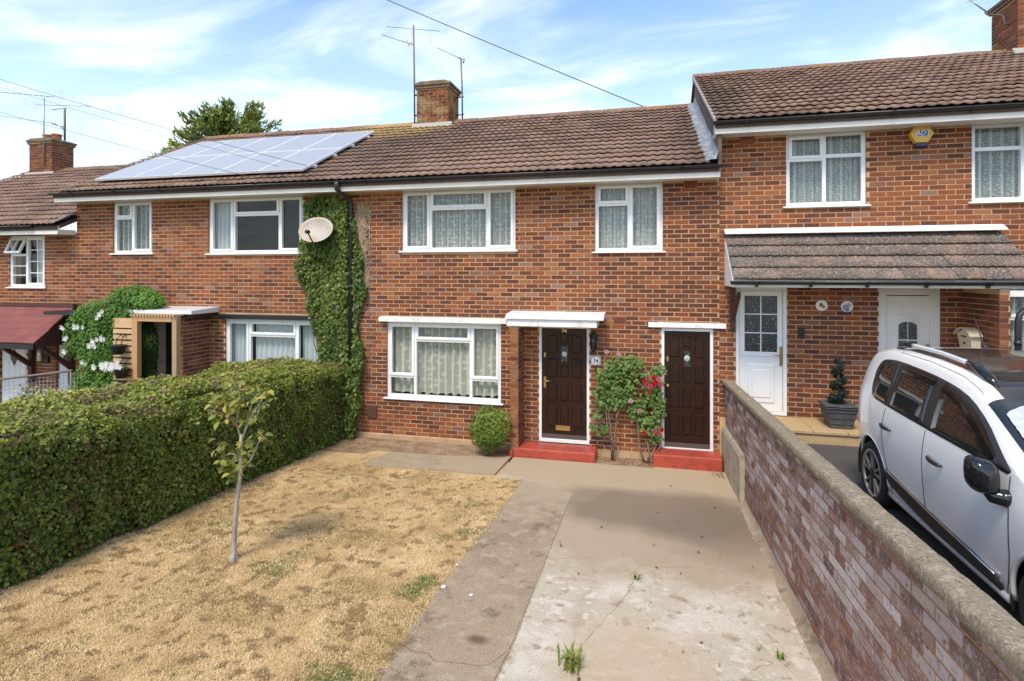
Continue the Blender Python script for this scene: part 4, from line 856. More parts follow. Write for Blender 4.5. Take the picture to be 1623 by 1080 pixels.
b = MB().tube([c0 - axis * .08, c0 - axis * .16, (-5.93, -.05, 3.6), (-5.93, .0, 3.6)], .022, 8); b.box(-5.99, -5.87, -.02, .0, 3.5, 3.7); b.build('wall_bracket', M['iron'], t)
fp = c0 - e2 * .20 * (1 if e2.z > 0 else -1) + axis * .26
b = MB().tube([c0 - e2 * .27 * (1 if e2.z > 0 else -1) - axis * .02, fp], .013, 6); b.lathe([(.02, -.05), (.035, -.03), (.035, .03), (.03, .05)], tuple(fp), 12, 'y'); b.build('receiver_arm', M['iron'], t)
def wire(name, label, a, b, sag, r=.011, cat='cable', group='overhead cables'):
    a, b = Vector(a), Vector(b); pts = [a + (b - a) * i / 24 - Vector((0, 0, sag * 4 * (i / 24) * (1 - i / 24))) for i in range(25)]
    tag(MB().tube(pts, r, 5).build(name, M['cable']), label, cat, group)
wire('overhead_cable', 'black cable crossing the sky above the middle house roof', (-9.06, 5.0, 11.70), (.33, 5.0, 7.0), .03, .012)
wire('overhead_cable', 'upper thin cable from the left edge over the solar panels', (-15.0, -.5, 7.65), (-6.0, -.45, 4.95), .06, .005)
wire('overhead_cable', 'faint middle cable over the solar panels, starting beside the aerials', (-15.0, -.5, 7.47), (-6.6, -.44, 4.97), .04, .0035)
wire('overhead_cable', 'lower thin cable from the left edge down to the gutter', (-15.0, -.5, 6.9), (-7.2, -.45, 4.80), .05, .0045)

# downpipe between the two houses
t = thing('downpipe', 'black downpipe running down between the ivy and the window wall', 'downpipe', (-5.31, -.1, -.08))
d = MB(); d.tube([(-5.40, -.43, 4.60), (-5.40, -.43, 4.50), (-5.33, -.13, 4.36), (-5.315, -.10, 4.28), (-5.315, -.10, -.05)], .036, 12); d.build('pipe', M['pipe'], t)
MB().lathe([(.06, .07), (.06, .0), (.045, -.06), (.04, -.09)], (-5.40, -.43, 4.57), 14).build('hopper', M['pipe'], t)
c = MB()
for z in (1.2, 2.75, 3.9): c.lathe([(.044, -.03), (.046, 0), (.044, .03)], (-5.315, -.10, z), 12); c.box(-5.37, -5.26, -.1, 0, z - .015, z + .015)
c.build('pipe_collar', M['pipe'], t)

# ------------------------------------------------------------------ small things on the walls
t = thing('wall_lantern', 'black wall lantern beside the front door numbered 74', 'lantern', (-.85, 0, 1.8))
b = MB(); b.box(-.885, -.815, -.025, 0, 1.86, 2.0); b.tube([(-.85, -.02, 1.93), (-.85, -.09, 2.03), (-.85, -.11, 2.02)], .012, 8); b.lathe([(.0, .06), (.03, .045), (.075, .0), (.075, -.012)], (-.85, -.11, 1.96), 6); b.lathe([(.05, 0), (.05, -.02), (.03, -.05), (.0, -.07)], (-.85, -.11, 1.75), 6); b.build('bracket', M['iron'], t)
b = MB(); [b.tube([(-.85 + .062 * math.cos(k * pi / 3), -.11 + .062 * math.sin(k * pi / 3), 1.95), (-.85 + .045 * math.cos(k * pi / 3), -.11 + .045 * math.sin(k * pi / 3), 1.75)], .006, 4) for k in range(6)]; b.build('cage', M['iron'], t)
MB().lathe([(.055, .2), (.042, 0)], (-.85, -.11, 1.75), 6).build('lamp_glass', M['lamp'], t)
t = thing('house_number_plaque', 'square stone plaque with white oval 74 below the lantern', 'plaque', (-.82, 0, 1.52))
MB().box(-.905, -.735, -.02, .002, 1.45, 1.605).build('plate', M['plaque'], t, .008)
MB().lathe([(.0, -.004), (.062, -.004), (.066, 0)], (-.82, -.021, 1.527), 24, 'y').build('oval', M['whiteprint'], t); text_obj('74', .085, (-.82, -.0265, 1.527), M['darkprint'], t, 'number', .0008, bold=.002)
t = thing('door_bell', 'small black bell push below the stone 74 plaque', 'door bell', (-.80, 0, 1.38)); MB().box(-.83, -.775, -.03, .002, 1.32, 1.43).build('housing', M['black'], t, .008); MB().lathe([(.012, 0), (.012, -.008), (.0, -.01)], (-.80, -.03, 1.375), 12, 'y').build('button', M['iron'], t)
t = thing('burglar_alarm', 'yellow hexagonal alarm box high on the right-hand house wall', 'alarm box', (3.93, 0, 5.03))
b = MB(); hx = [(3.93 + .155 * math.cos(k * pi / 3), 5.045 + .155 * math.sin(k * pi / 3)) for k in range(6)]
b.prism(hx, 'y', -.10, 0); b.build('cover', M['yellow'], t, .01); MB().prism([(3.86, 4.905), (4.0, 4.905), (4.025, 4.86), (3.84, 4.86)], 'y', -.095, -.01).build('strobe', M['navy'], t, .006)
MB().box(3.86, 4.01, -.103, -.1, 5.0, 5.095).build('badge', M['blueprint'], t); text_obj('ADT', .092, (3.933, -.1045, 5.047), M['whiteprint'], t, 'lettering', .001, shear=.25, bold=.0015)
ms = MB().ring(3.86, 4.01, 5.0, 5.095, .006, -.1045, -.102).build('badge_edge', M['whiteprint'], t)
def oval(label, x, z, cols):
    t = thing('wall_plaque', label, 'plaque', (x, 0, z), 'oval plaques on the right-hand house'); vs = MB()
    pl_ = MB().lathe([(.0, -.012), (.07, -.012), (.085, -.004), (.085, .0)], (x, -.004, z), 24, 'y'); pl_.build('plate', M['whiteprint'], t)
    for i, (dx, dz, r, c) in enumerate(cols): mm = mat('plaque_motif', c, .5); MB().lathe([(.0, -.006), (r * .8, -.005), (r, 0)], (x + dx, -.0165, z + dz), 14, 'y').build('motif', mm, t)
oval('white oval wall plaque with a small brown motif, left of the pair', 2.62, 2.50, [(-.01, .01, .03, (.25, .12, .06)), (.025, -.02, .022, (.4, .2, .1))])
oval('white oval wall plaque with a blue grey motif, right of the pair', 2.97, 2.49, [(-.02, -.01, .045, (.25, .33, .42)), (.02, .025, .03, (.5, .38, .28)), (.0, -.045, .03, (.15, .2, .3))])
t = thing('door_bell', 'black bell box on the brick wall beside the half glazed white door', 'door bell', (2.33, 0, 2.07)); MB().box(2.29, 2.375, -.04, .002, 1.99, 2.15).build('housing', M['black'], t, .012); MB().lathe([(.016, 0), (.014, -.008), (.0, -.01)], (2.333, -.04, 2.04), 12, 'y').build('button', M['iron'], t)
t = thing('mailbox', 'cream house-shaped post box on the brick fin wall by the car', 'post box', (4.40, -.31, 1.92))
# on the left side of the fin wall, its front facing the half glazed door
fx, bxx, y0, y1 = 4.345, 4.476, -.49, -.14; b = MB(); b.hexa([(fx + .03, y0 + .02, 1.92), (bxx, y0 + .02, 1.92), (bxx, y1 - .02, 1.92), (fx + .03, y1 - .02, 1.92), (fx, y0, 2.14), (bxx, y0, 2.14), (bxx, y1, 2.14), (fx, y1, 2.14)]); b.build('box', M['mailcream'], t, .006)
b = MB(); n = 10; pr_ = [(y0 - .035 + (y1 - y0 + .07) * i / n, 2.135 + .10 * math.sin(pi * i / n) ** .8) for i in range(n + 1)]; b.prism(pr_ + [(q[0], q[1] - .014) for q in pr_[::-1]], 'x', fx - .03, bxx); b.prism([(y0 + .01, 2.135), (y1 - .01, 2.135), ((y0 + y1) / 2, 2.22)], 'x', fx + .006, fx + .02); b.build('lid', M['mailcream'], t)
MB().box(fx - .004, fx + .01, y0 + .11, y1 - .11, 2.10, 2.118).box(fx + .008, fx + .02, -.33, -.29, 2.0, 2.03).build('slot', M['darkprint'], t)

# ------------------------------------------------------------------ garden wall along the drive
t = thing('garden_wall', 'long brick garden wall with concrete coping between the two drives', 'wall', (1.28, -4, .1))
WT = lambda y: 1.235 + SL * y; YN = -9.2
core = MB(); core.hexa([(1.2285, YN, -.2), (1.300, YN, -.2), (1.300, -.005, -.25), (1.2285, -.005, -.25), (1.2285, YN, WT(YN)), (1.300, YN, WT(YN)), (1.300, -.005, WT(-.005)), (1.2285, -.005, WT(-.005))]); core.build('wall', M['wallmortar'], t)
GU = np.array([0, -1., -SL]); GU = GU / np.linalg.norm(GU); GV = np.array([0, -SL * -1 * -1, 1.]); GV = np.array([0, SL * -1, 1.]) ; GV = np.array([0., 0., 1.])
def wallw(q):
    if q < .09: return (.55, .3, .05, 0, .10)
    if q < .75: return (.12, .24, .05, .02, .57)
    return (.16, .32, .30, .08, .14)
Bw = Bricks(t, 'wallbrick', pal=WPAL); H_ = 17 * .0755
Bw.face((1.225, -.004, WT(0) - H_ - .004), GU, GV, -X_, -YN / abs(GU[1]), H_ + .01, d=.04, bh=.0625, j=.013, weights=lambda c: wallw(WT(c[1]) - c[2]), limitfn=lambda c: not (c[1] > -1.80 and c[2] < .52 + SL * c[1] - 0))
Bw.face((1.305, YN, WT(YN) - 12 * .0755), np.array([0, -GU[1], -GU[2]]), GV, X_, -YN / abs(GU[1]), 12 * .0755, d=.04, bh=.0625, j=.013, weights=lambda c: (.4, .4, .05, .02, .13))
Bw.face((1.229, YN - .004, WT(YN) - H_), X_, Z_, -Y_, .075, H_, d=.03, weights=lambda c: (.4, .4, .05, .02, .13)); Bw.emit()
cp = MB(); rs = random.Random(5); vs = []; nst = 150
prof = [(1.180, -.002), (1.178, .03), (1.180, .058), (1.188, .067), (1.25, .072), (1.312, .068), (1.320, .058), (1.320, -.002)]
for i in range(nst + 1):
    y = -.002 + (YN - .03) * i / nst
    for (x, z) in prof: vs.append((x + rs.uniform(-.0035, .0035), y, WT(y) + z + rs.uniform(-.003, .003)))
m = len(prof); cp.add(vs, [(i * m + k, i * m + (k + 1) % m, (i + 1) * m + (k + 1) % m, (i + 1) * m + k) for i in range(nst) for k in range(m)] + [tuple(range(m)), tuple(range(nst * m, nst * m + m))[::-1]], None, True); cp.build('coping', M['coping'], t)
rp = MB(); ys = [-.004 - 1.80 * i / 12 for i in range(13)]; vs = []
for y in ys:
    a, b2, c = rs.uniform(-.006, .006), rs.uniform(-.006, .006), rs.uniform(-.008, .008)
    vs += [(1.24, y, gz(y) - .08), (1.166 + a, y, gz(y) - .08), (1.168 + b2, y, .51 + SL * y + c), (1.19, y, .56 + SL * y + c), (1.24, y, .57 + SL * y)]
rp.add(vs, [(i * 5 + k, i * 5 + k + 1, i * 5 + 6 + k, i * 5 + 5 + k) for i in range(12) for k in range(4)] + [(0, 1, 2, 3, 4), (64, 63, 62, 61, 60)]); rp.build('render_base', M['render'], t)
ft = MB(); vs = []
for i in range(60):
    y = -1.81 - 7.2 * i / 59; vs += [(1.15 + rs.uniform(-.015, .015), y, gz(y) + .0085), (1.20, y, gz(y) + .03 + rs.uniform(-.006, .006)), (1.2245, y, gz(y) + .085 + rs.uniform(-.01, .01))]
ft.add(vs, [(i * 3 + k, i * 3 + k + 1, i * 3 + 4 + k, i * 3 + 3 + k) for i in range(59) for k in range(2)], None, True); ft.build('mortar_fillet', M['path'], t)

# ------------------------------------------------------------------ hedge, ivy and other plants
def ramp(v, cols):
    """v in [0,1] -> interpolated colours"""
    c = np.array(cols); x = np.clip(v, 0, .9999) * (len(c) - 1); i = x.astype(int); f = (x - i)[:, None]; return c[i] * (1 - f) + c[i + 1] * f
GREEN = [(.060, .088, .016), (.125, .170, .026), (.21, .255, .040), (.33, .345, .062), (.48, .45, .12)]
hy0, hy1, hxr, hxl = .06, -7.6, -5.41, -6.95
def htop(y): return 1.315 - .046 * y
t = thing('hedge', 'long clipped ivy hedge along the left side of the dry lawn', 'hedge', (-6.1, -3.5, .1))
cb = MB(); cb.hexa([(hxl + .2, hy1 + .15, -.2), (hxr - .16, hy1 + .15, -.2), (hxr - .16, hy0 - .1, -.2), (hxl + .2, hy0 - .1, -.2), (hxl + .2, hy1 + .15, htop(hy1) - .2), (hxr - .16, hy1 + .15, htop(hy1) - .2), (hxr - .16, hy0 - .1, htop(hy0) - .2), (hxl + .2, hy0 - .1, htop(hy0) - .2)]); cb.build('dark_core', M['hedgecore'], t)  # solid dark box added so nothing shows through between the leaves
def hedge_pts(n):
    y = RNG.uniform(hy1, hy0, n); face = RNG.random(n); P = np.zeros((n, 3)); N = np.zeros((n, 3)); top = 1.315 - .046 * y
    g = -.1 + SL * y
    # right face 52 %, top 40 %, end and left face 8 %
    a = face < .52; b = (face >= .52) & (face < .92); c = face >= .92
    h = RNG.random(n) ** .9
    P[a] = np.stack([np.full(a.sum(), hxr), y[a], g[a] + .0 + h[a] * (top[a] - g[a])], 1); N[a] = (1, -.15, .45)
    P[b] = np.stack([RNG.uniform(hxl, hxr, b.sum()), y[b], top[b]], 1); N[b] = (.1, -.15, 1)
    P[c] = np.stack([np.full(c.sum(), hxl), y[c], g[c] + h[c] * (top[c] - g[c])], 1); N[c] = (-1, 0, .4)
    # rounded upper edge
    r = .16; dz = np.clip((P[:, 2] - (top - r)) / r, 0, 1); dx = np.clip((P[:, 0] - (hxr - r)) / r, 0, 1); k = np.clip(dz + dx - 1, 0, 1)
    P[:, 0] -= k * r * .30; P[:, 2] -= k * r * .30
    nz = vnoise(P, 2.2, 1) - .5; nz2 = vnoise(P, 6, 2) - .5; P += N / np.linalg.norm(N, axis=1, keepdims=True) * (nz * .16 + nz2 * .10 - RNG.random(n) ** 1.6 * .17 + .04)[:, None]
    return P, N
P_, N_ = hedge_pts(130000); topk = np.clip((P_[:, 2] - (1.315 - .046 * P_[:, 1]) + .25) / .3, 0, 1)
v = -.06 + .34 * vnoise(P_, 3.0, 8) + .62 * RNG.random(len(P_)) ** 1.4 + .42 * topk * (.4 + vnoise(P_, 2.0, 12)) - .06  # topk lightens upper leaves: yellow growth plus daylight put into the colour
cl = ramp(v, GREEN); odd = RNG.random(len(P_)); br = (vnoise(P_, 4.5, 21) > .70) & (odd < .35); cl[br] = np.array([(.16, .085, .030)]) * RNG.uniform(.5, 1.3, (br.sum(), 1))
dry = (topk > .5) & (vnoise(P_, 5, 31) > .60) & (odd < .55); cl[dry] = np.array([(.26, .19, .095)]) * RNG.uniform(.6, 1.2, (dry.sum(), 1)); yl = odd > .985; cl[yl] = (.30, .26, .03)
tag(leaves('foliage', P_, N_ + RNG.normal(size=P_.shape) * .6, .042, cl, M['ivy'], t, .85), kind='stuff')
tw = MB()
for i in range(140):
    y = random.uniform(hy1 + .3, hy0); x = random.uniform(hxl + .2, hxr); z = htop(y); tw.tube([(x, y, z - .15), (x + random.uniform(-.05, .05), y + random.uniform(-.05, .05), z + random.uniform(-.02, .06))], .003, 3)
for i in range(130):
    y = random.uniform(hy1 + .3, hy0); z = gz(y) + random.random() * 1.3; tw.tube([(hxr - .14, y, z), (hxr + random.uniform(-.02, .06), y + random.uniform(-.15, .15), z + random.uniform(0, .15))], .004, 3)
tag(tw.build('twigs', M['twig'], t), kind='stuff')

def inpoly(x, z, poly):
    ins = np.zeros(len(x), bool); n = len(poly)
    for i in range(n):
        (x0, z0), (x1, z1) = poly[i], poly[(i + 1) % n]; c = ((z0 > z) != (z1 > z)) & (x < (x1 - x0) * (z - z0) / (z1 - z0 + 1e-9) + x0); ins ^= c
    return ins
t = thing('climbing_ivy', 'ivy climbing the wall between the two houses up to the gutter', 'ivy', (-5.8, 0, -.05))
ipoly = [(-6.28, 4.44), (-6.30, 4.0), (-6.36, 3.5), (-6.50, 3.2), (-6.34, 2.8), (-6.20, 2.3), (-6.02, 1.9), (-5.98, .9), (-5.85, -.1), (-5.16, -.1), (-5.10, .6), (-5.08, 1.5), (-5.16, 2.2), (-5.05, 2.6), (-5.07, 3.0), (-5.16, 3.5), (-5.22, 3.7), (-5.28, 3.9), (-5.36, 4.3), (-5.42, 4.44)]
n = 19000; x = RNG.uniform(-6.55, -5.0, n); z = RNG.uniform(-.1, 4.46, n); jx = (vnoise(np.stack([x * 0, x * 0, z], 1), 3, 4) - .5) * .16
ok = inpoly(x + jx, z, ipoly) & ~((np.abs(x + 5.315) < .055) & (z > 1.42) & (RNG.random(n) < .93)); thin = vnoise(np.stack([x, x * 0, z], 1), 3.5, 9); ok &= (thin > np.where(z > 3.7, .40, .14)) | (RNG.random(n) < .25); x, z = x[ok], z[ok]
P_ = np.stack([x, -.02 - .13 * RNG.random(len(x)) * (.4 + vnoise(np.stack([x, x * 0, z], 1), 2.5, 14)) - .02 - np.clip((1.60 - z) * 1.2, 0, 1) * RNG.random(len(x)) * .22, z], 1); v = .02 + .34 * vnoise(P_, 3, 44) + .52 * RNG.random(len(x)); cl = ramp(v, [(.028, .052, .013), (.062, .11, .02), (.115, .175, .030), (.21, .255, .05), (.34, .35, .085)]); yl = RNG.random(len(x)) > .95; cl[yl] = (.28, .24, .05)
tag(leaves('foliage', P_, np.array([(.05, -1, .35)]) + RNG.normal(size=P_.shape) * .42, .062, cl, M['ivy'], t, .95, tdir=np.array([(0, 0, -1.)])), kind='stuff')
st = MB(); rs = random.Random(3)
for i in range(46):
    x0 = rs.uniform(-6.1, -5.15); z0 = rs.uniform(0, 2.4); pts = []
    for k in range(9): pts.append((x0, -.012 - .006 * rs.random(), z0)); x0 += rs.uniform(-.07, .06); z0 += rs.uniform(.12, .3)
    pts = [p for p in pts if p[2] < 4.42]
    if len(pts) > 2: st.tube(pts, .008, 4)
st.build('stem', M['twig'], t)
dd = MB()
for i in range(620):
    zz = rs.uniform(2.7, 4.2); cxx = -5.13 + .06 * math.sin(zz * 3); x0 = cxx + rs.gauss(0, .075) * (1.2 if zz > 3.3 else .6); q = []
    if x0 < -5.26: continue
    a = rs.uniform(.6, 2.5)
    for k in range(4): q.append((x0, -.008 - .02 * rs.random(), zz)); x0 += math.cos(a) * .035 + rs.uniform(-.02, .02); zz += math.sin(a) * .05
    dd.tube(q, rs.uniform(.005, .009), 3, rs.choice([(.50, .38, .25), (.60, .49, .35), (.42, .29, .18)]), False)
tag(dd.build('dead_stems', M['dead'], t), kind='stuff')

def bush(name, label, c, rad, n, size, cols, seed, cat, lump=.18, stem=None, blossoms=None):
    t = thing(name, label, cat, (c[0], c[1], stem if stem is not None else c[2] - rad[2])); d = nrm(RNG.normal(size=(n, 3))); r = 1 - RNG.random(n) ** 2.2 * .45
    lumpv = vnoise(d + np.array(c), 2.6, seed) - .5; P_ = np.array(c) + d * np.array(rad) * (r * (1 + lump * 2 * lumpv))[:, None]
    v = .1 + .4 * vnoise(P_, 5, seed + 3) + .35 * RNG.random(n) + .12 * (r > .85); tag(leaves('foliage', P_, d + RNG.normal(size=(n, 3)) * .5 + np.array([(0, -.1, .35)]), size, ramp(v, cols), M['leaf'], t, .6), kind='stuff')
    return t
LIME = [(.030, .060, .013), (.065, .125, .018), (.13, .21, .026), (.21, .30, .042), (.36, .40, .10)]
t = bush('round_bush', 'small round clipped bush below the ground floor window', (-2.51, -.56, .42), (.32, .30, .36), 5600, .036, LIME, 5, 'bush', .22, stem=-.05)
b = MB(); [b.tube([(-2.51 + .03 * k, -.56, -.08), (-2.51 + .06 * k, -.56 + .04 * k, .2)], .014, 5) for k in (-1, 0, 1)]; b.build('stem', M['twig'], t)

# ---- climbing roses between the doors
def rose(label, stems, clumps, flowers, seed, loc):
    t = thing('rose_bush', label, 'rose bush', loc, 'climbing roses between the two front doors'); s = MB(); rs = random.Random(seed)
    for pts, r in stems: s.tube([Vector(p) for p in pts], [r * (1 - .5 * i / (len(pts) - 1)) for i in range(len(pts))], 6)
    s.build('stem', M['twig'], t); Ps = []; Ns = []
    for (cx, cz, rx, rz, n) in clumps:
        a = nrm(RNG.normal(size=(n, 3))) * (RNG.random((n, 1)) ** .45); Ps.append(np.array([cx, -.16, cz]) + a * np.array([rx, .13, rz])); Ns.append(a + np.array([(0, -.9, .6)]))
    P_ = np.concatenate(Ps); N_ = np.concatenate(Ns); v = .25 + .4 * vnoise(P_, 6, seed) + .4 * RNG.random(len(P_))
    tag(leaves('foliage', P_, N_ + RNG.normal(size=P_.shape) * .4, .062, ramp(v, [(.03, .06, .014), (.06, .12, .022), (.10, .18, .035), (.16, .25, .06), (.26, .33, .11)]), M['leaf'], t, .72), kind='stuff')
    for (x, z, r, c) in flowers:
        f = MB(); y = -.30 + rs.uniform(-.02, .02)
        for ring, (k, rr, tl) in enumerate(((6, 1.0, .35), (5, .72, .8), (4, .42, 1.25))):
            for i in range(k):
                a = 2 * pi * i / k + ring * .5; ca, sa = math.cos(a), math.sin(a); w = rr * r * .75
                p0 = Vector((x, y, z)); out = Vector((ca, 0, sa)); sid = Vector((-sa, 0, ca)); n = Vector((0, -1, .2)); q = [p0, p0 + out * rr * r * .6 * math.cos(tl * .6) - sid * w * .6 + n * r * .3 * tl, p0 + out * rr * r * math.cos(tl) + n * r * .75 * tl * .8, p0 + out * rr * r * .6 * math.cos(tl * .6) + sid * w * .6 + n * r * .3 * tl]
                kx = rs.uniform(.8, 1.1); f.add(q, [(0, 1, 2), (0, 2, 3)], tuple(v_ * kx for v_ in c), True)
        f.build('flower', M['petal'], t)
PINK, RED_, PALE = (.62, .09, .16), (.62, .015, .03), (.72, .38, .42)
rose('taller rose bush with few pale pink flowers beside the stone 74 plaque', [([(-.545, -.22, -.06), (-.545, -.2, .3), (-.60, -.17, .7), (-.70, -.14, 1.1)], .018), ([(-.53, -.2, -.06), (-.49, -.2, .35), (-.46, -.18, .75), (-.30, -.15, 1.15)], .016), ([(-.55, -.22, .2), (-.62, -.2, .55), (-.66, -.16, .95)], .012), ([(-.48, -.2, .6), (-.38, -.16, .85), (-.28, -.14, 1.05)], .012), ([(-.56, -.2, .25), (-.68, -.2, .42), (-.80, -.2, .5)], .008)],
     [(-.55, 1.15, .28, .26, 230), (-.42, 1.46, .28, .20, 190), (-.20, 1.50, .20, .18, 130), (-.74, 1.02, .13, .17, 60), (-.50, .86, .24, .12, 90), (-.78, .66, .09, .10, 28), (-.72, .42, .16, .10, 50), (-.85, .46, .07, .06, 18), (-.28, 1.16, .20, .2, 150), (-.62, 1.30, .22, .2, 120), (-.40, .95, .2, .14, 90), (-.72, .85, .12, .12, 50)],
     [(-.62, 1.72, .045, PALE), (-.43, 1.69, .042, PALE), (-.24, .95, .045, (.7, .45, .45)), (-.10, .80, .04, (.66, .3, .3)), (-.22, .62, .03, (.6, .22, .15))], 3, (-.54, -.2, -.06))
rose('shorter rose bush with red and pink flowers beside the right-hand brown door', [([(-.02, -.2, -.06), (-.10, -.2, .15), (-.13, -.18, .5), (-.16, -.16, .75)], .018), ([(.0, -.22, -.06), (.08, -.22, .05), (.16, -.2, .25), (.20, -.18, .5), (.18, -.16, .9), (.12, -.14, 1.2)], .02), ([(.02, -.24, -.04), (.05, -.24, .1), (.02, -.22, .3)], .016), ([(.1, -.22, .05), (.22, -.22, .22), (.24, -.2, .45)], .014)],
     [(.10, 1.22, .19, .16, 110), (.15, .98, .15, .20, 110), (.20, 1.42, .12, .12, 50), (.0, 1.30, .12, .12, 50), (-.15, .72, .17, .14, 85), (.06, .50, .20, .12, 85), (.14, .36, .14, .12, 50), (.2, .78, .12, .16, 90), (.05, 1.05, .14, .2, 90), (-.10, .85, .14, .16, 80), (.08, .62, .16, .12, 70)],
     [(.12, 1.33, .045, RED_), (.02, 1.33, .04, PINK), (.20, 1.31, .05, (.66, .22, .26)), (.02, 1.22, .05, PINK), (.09, 1.19, .048, PINK), (.12, 1.24, .045, RED_), (.07, 1.20, .04, (.6, .12, .18)), (.24, .52, .042, RED_), (.13, .485, .045, PINK), (-.03, .455, .038, RED_), (.16, 1.27, .042, RED_), (-.02, 1.27, .04, RED_), (.22, 1.22, .04, PINK), (.05, 1.10, .036, RED_), (.20, .44, .036, PINK)], 4, (0, -.2, -.06))

# ---- young tree on the lawn: every leaf its own
t = thing('young_tree', 'young tree with a thin pale trunk and sparse yellow green leaves', 'tree', (-3.86, -4.83, .21))
s = MB(); s.tube([(-3.845, -4.85, .17), (-3.86, -4.83, .25), (-3.868, -4.83, .34), (-3.862, -4.83, .5), (-3.84, -4.83, .75), (-3.815, -4.83, .95), (-3.79, -4.83, 1.12), (-3.795, -4.83, 1.25), (-3.785, -4.83, 1.45)], [.045, .036, .026, .023, .022, .021, .021, .018, .014], 10)
s.tube([(-3.86, -4.85, .30), (-3.85, -4.88, .27), (-3.83, -4.885, .22)], [.02, .03, .03], 8); s.build('trunk', M['bark'], t)
br = MB(); rs = random.Random(21); tips = []
main = [[(-3.785, -4.83, 1.12), (-3.70, -4.80, 1.20), (-3.64, -4.78, 1.35), (-3.60, -4.76, 1.44)], [(-3.79, -4.83, 1.22), (-3.86, -4.86, 1.27), (-3.93, -4.9, 1.25), (-3.97, -4.9, 1.30)], [(-3.785, -4.83, 1.40), (-3.84, -4.83, 1.55), (-3.82, -4.83, 1.72), (-3.80, -4.83, 1.86)], [(-3.785, -4.83, 1.38), (-3.72, -4.82, 1.55), (-3.66, -4.8, 1.68), (-3.58, -4.78, 1.80)], [(-3.81, -4.83, 1.5), (-3.90, -4.86, 1.62), (-4.0, -4.88, 1.66), (-4.08, -4.9, 1.68)], [(-3.76, -4.82, 1.45), (-3.74, -4.78, 1.62), (-3.72, -4.75, 1.78)], [(-3.82, -4.83, 1.6), (-3.87, -4.8, 1.72), (-3.88, -4.78, 1.84)], [(-3.66, -4.8, 1.62), (-3.62, -4.82, 1.62), (-3.58, -4.84, 1.70)]]
for q in main:
    br.tube(q, [.010 * (1 - .6 * i / (len(q) - 1)) for i in range(len(q))], 6)
    for i in range(1, len(q)):
        for k in range(2):
            a = Vector(q[i]); e = a + Vector((rs.uniform(-.09, .09), rs.uniform(-.09, .09), rs.uniform(-.02, .10))); br.tube([a, (a + e) / 2 + Vector((0, 0, .01)), e], .0035, 4); tips.append(e)
br.build('branch', M['bark'], t)
lcol = [(.22, .25, .04), (.28, .29, .05), (.17, .21, .04), (.36, .32, .06), (.42, .30, .06), (.26, .30, .08)]; lm = []
for k, c in enumerate(lcol + [(.34, .10, .02)]):
    b = MB(); vs = []; nn = 6
    for i in range(nn + 1):
        u = i / nn; w = .30 * math.sin(pi * min(u * 1.02, 1)) ** .7; zc = -.25 * u * u + .05 * math.sin(u * 3); vs += [(-w, u, zc + w * .35), (0, u, zc), (w, u, zc + w * .35)]
    b.add(vs, [(i * 3 + q, i * 3 + q + 1, i * 3 + 4 + q, i * 3 + 3 + q) for i in range(nn) for q in range(2)], c, True); lm.append(b.mesh('leaf', M['leaf']))
extra = [Vector((-3.84 + rs.gauss(0, .05), -4.83 + rs.gauss(0, .05), 1.12 + rs.gauss(0, .06) + .05)) for i in range(16)] + [Vector((-4.06 + rs.gauss(0, .05), -4.9 + rs.gauss(0, .04), 1.66 + rs.gauss(0, .04))) for i in range(9)] + [Vector((-3.86 + rs.gauss(0, .06), -4.83 + rs.gauss(0, .06), 1.80 + rs.gauss(0, .07))) for i in range(16)] + [Vector((-3.94 + rs.gauss(0, .04), -4.88 + rs.gauss(0, .04), 1.09 + rs.gauss(0, .05))) for i in range(8)]
for i, p in enumerate(tips * 4 + extra * 2 + extra[:30]):
    o = link('leaf', lm[rs.randrange(6)], t, p + Vector((rs.gauss(0, .032), rs.gauss(0, .04), rs.gauss(0, .032))))
    sc = rs.uniform(.055, .095); o.scale = (sc, sc, sc); o.rotation_euler = (rs.uniform(-.9, .35), rs.uniform(-.6, .6), rs.uniform(0, 2 * pi))

# ---- conifer beyond the roof
t = thing('conifer_tree', 'dark green conifer rising behind the roof with the solar panels', 'tree', (-20.5, 13.5, -1))
MB().tube([(-20.3, 13.5, -1.2), (-20.2, 13.5, 5), (-20.1, 13.5, 10)], [.5, .35, .08], 10).build('trunk', M['twig'], t)
Pc = []; Nc = []; Tc = []; rs = random.Random(9); bh = MB()
for i in range(300):
    a = rs.uniform(0, 2 * pi); zz = rs.uniform(4.0, 10.4); k = max(.08, (10.9 - zz) / 6.5) ** .62; rr = 5.9 * k * rs.uniform(.72, 1.06); c0_ = np.array([-19.3 + .55 * math.cos(a * 2), 13.5, zz - .5]); tip = c0_ + np.array([math.cos(a) * rr, math.sin(a) * rr * .8, .45 + rs.uniform(-.1, .9)])
    bh.tube([tuple(c0_), tuple((c0_ + tip) / 2 + np.array([0, 0, -.1])), tuple(tip)], [.06, .04, .01], 4); n = 80; u = RNG.uniform(.45, 1.05, n); base = c0_[None] + (tip - c0_)[None] * u[:, None]; sp = RNG.normal(size=(n, 3)) * .30 * (1.25 - u[:, None]); Pc.append(base + sp); d = (tip - c0_) / np.linalg.norm(tip - c0_); Tc.append(np.repeat(d[None], n, 0) + sp * 1.2 + np.array([(0, 0, .5)])); Nc.append(RNG.normal(size=(n, 3)) + np.array([(0, -.4, .5)]))
P_ = np.concatenate(Pc); v = .05 + .5 * vnoise(P_, .9, 3) + .3 * RNG.random(len(P_)); bh.build('branch', M['twig'], t)
tag(leaves('foliage', P_, np.concatenate(Nc), .30, ramp(v, [(.12, .16, .035), (.21, .26, .05), (.30, .35, .07), (.38, .41, .10)]), M['leaf'], t, .34, tdir=np.concatenate(Tc)), kind='stuff')

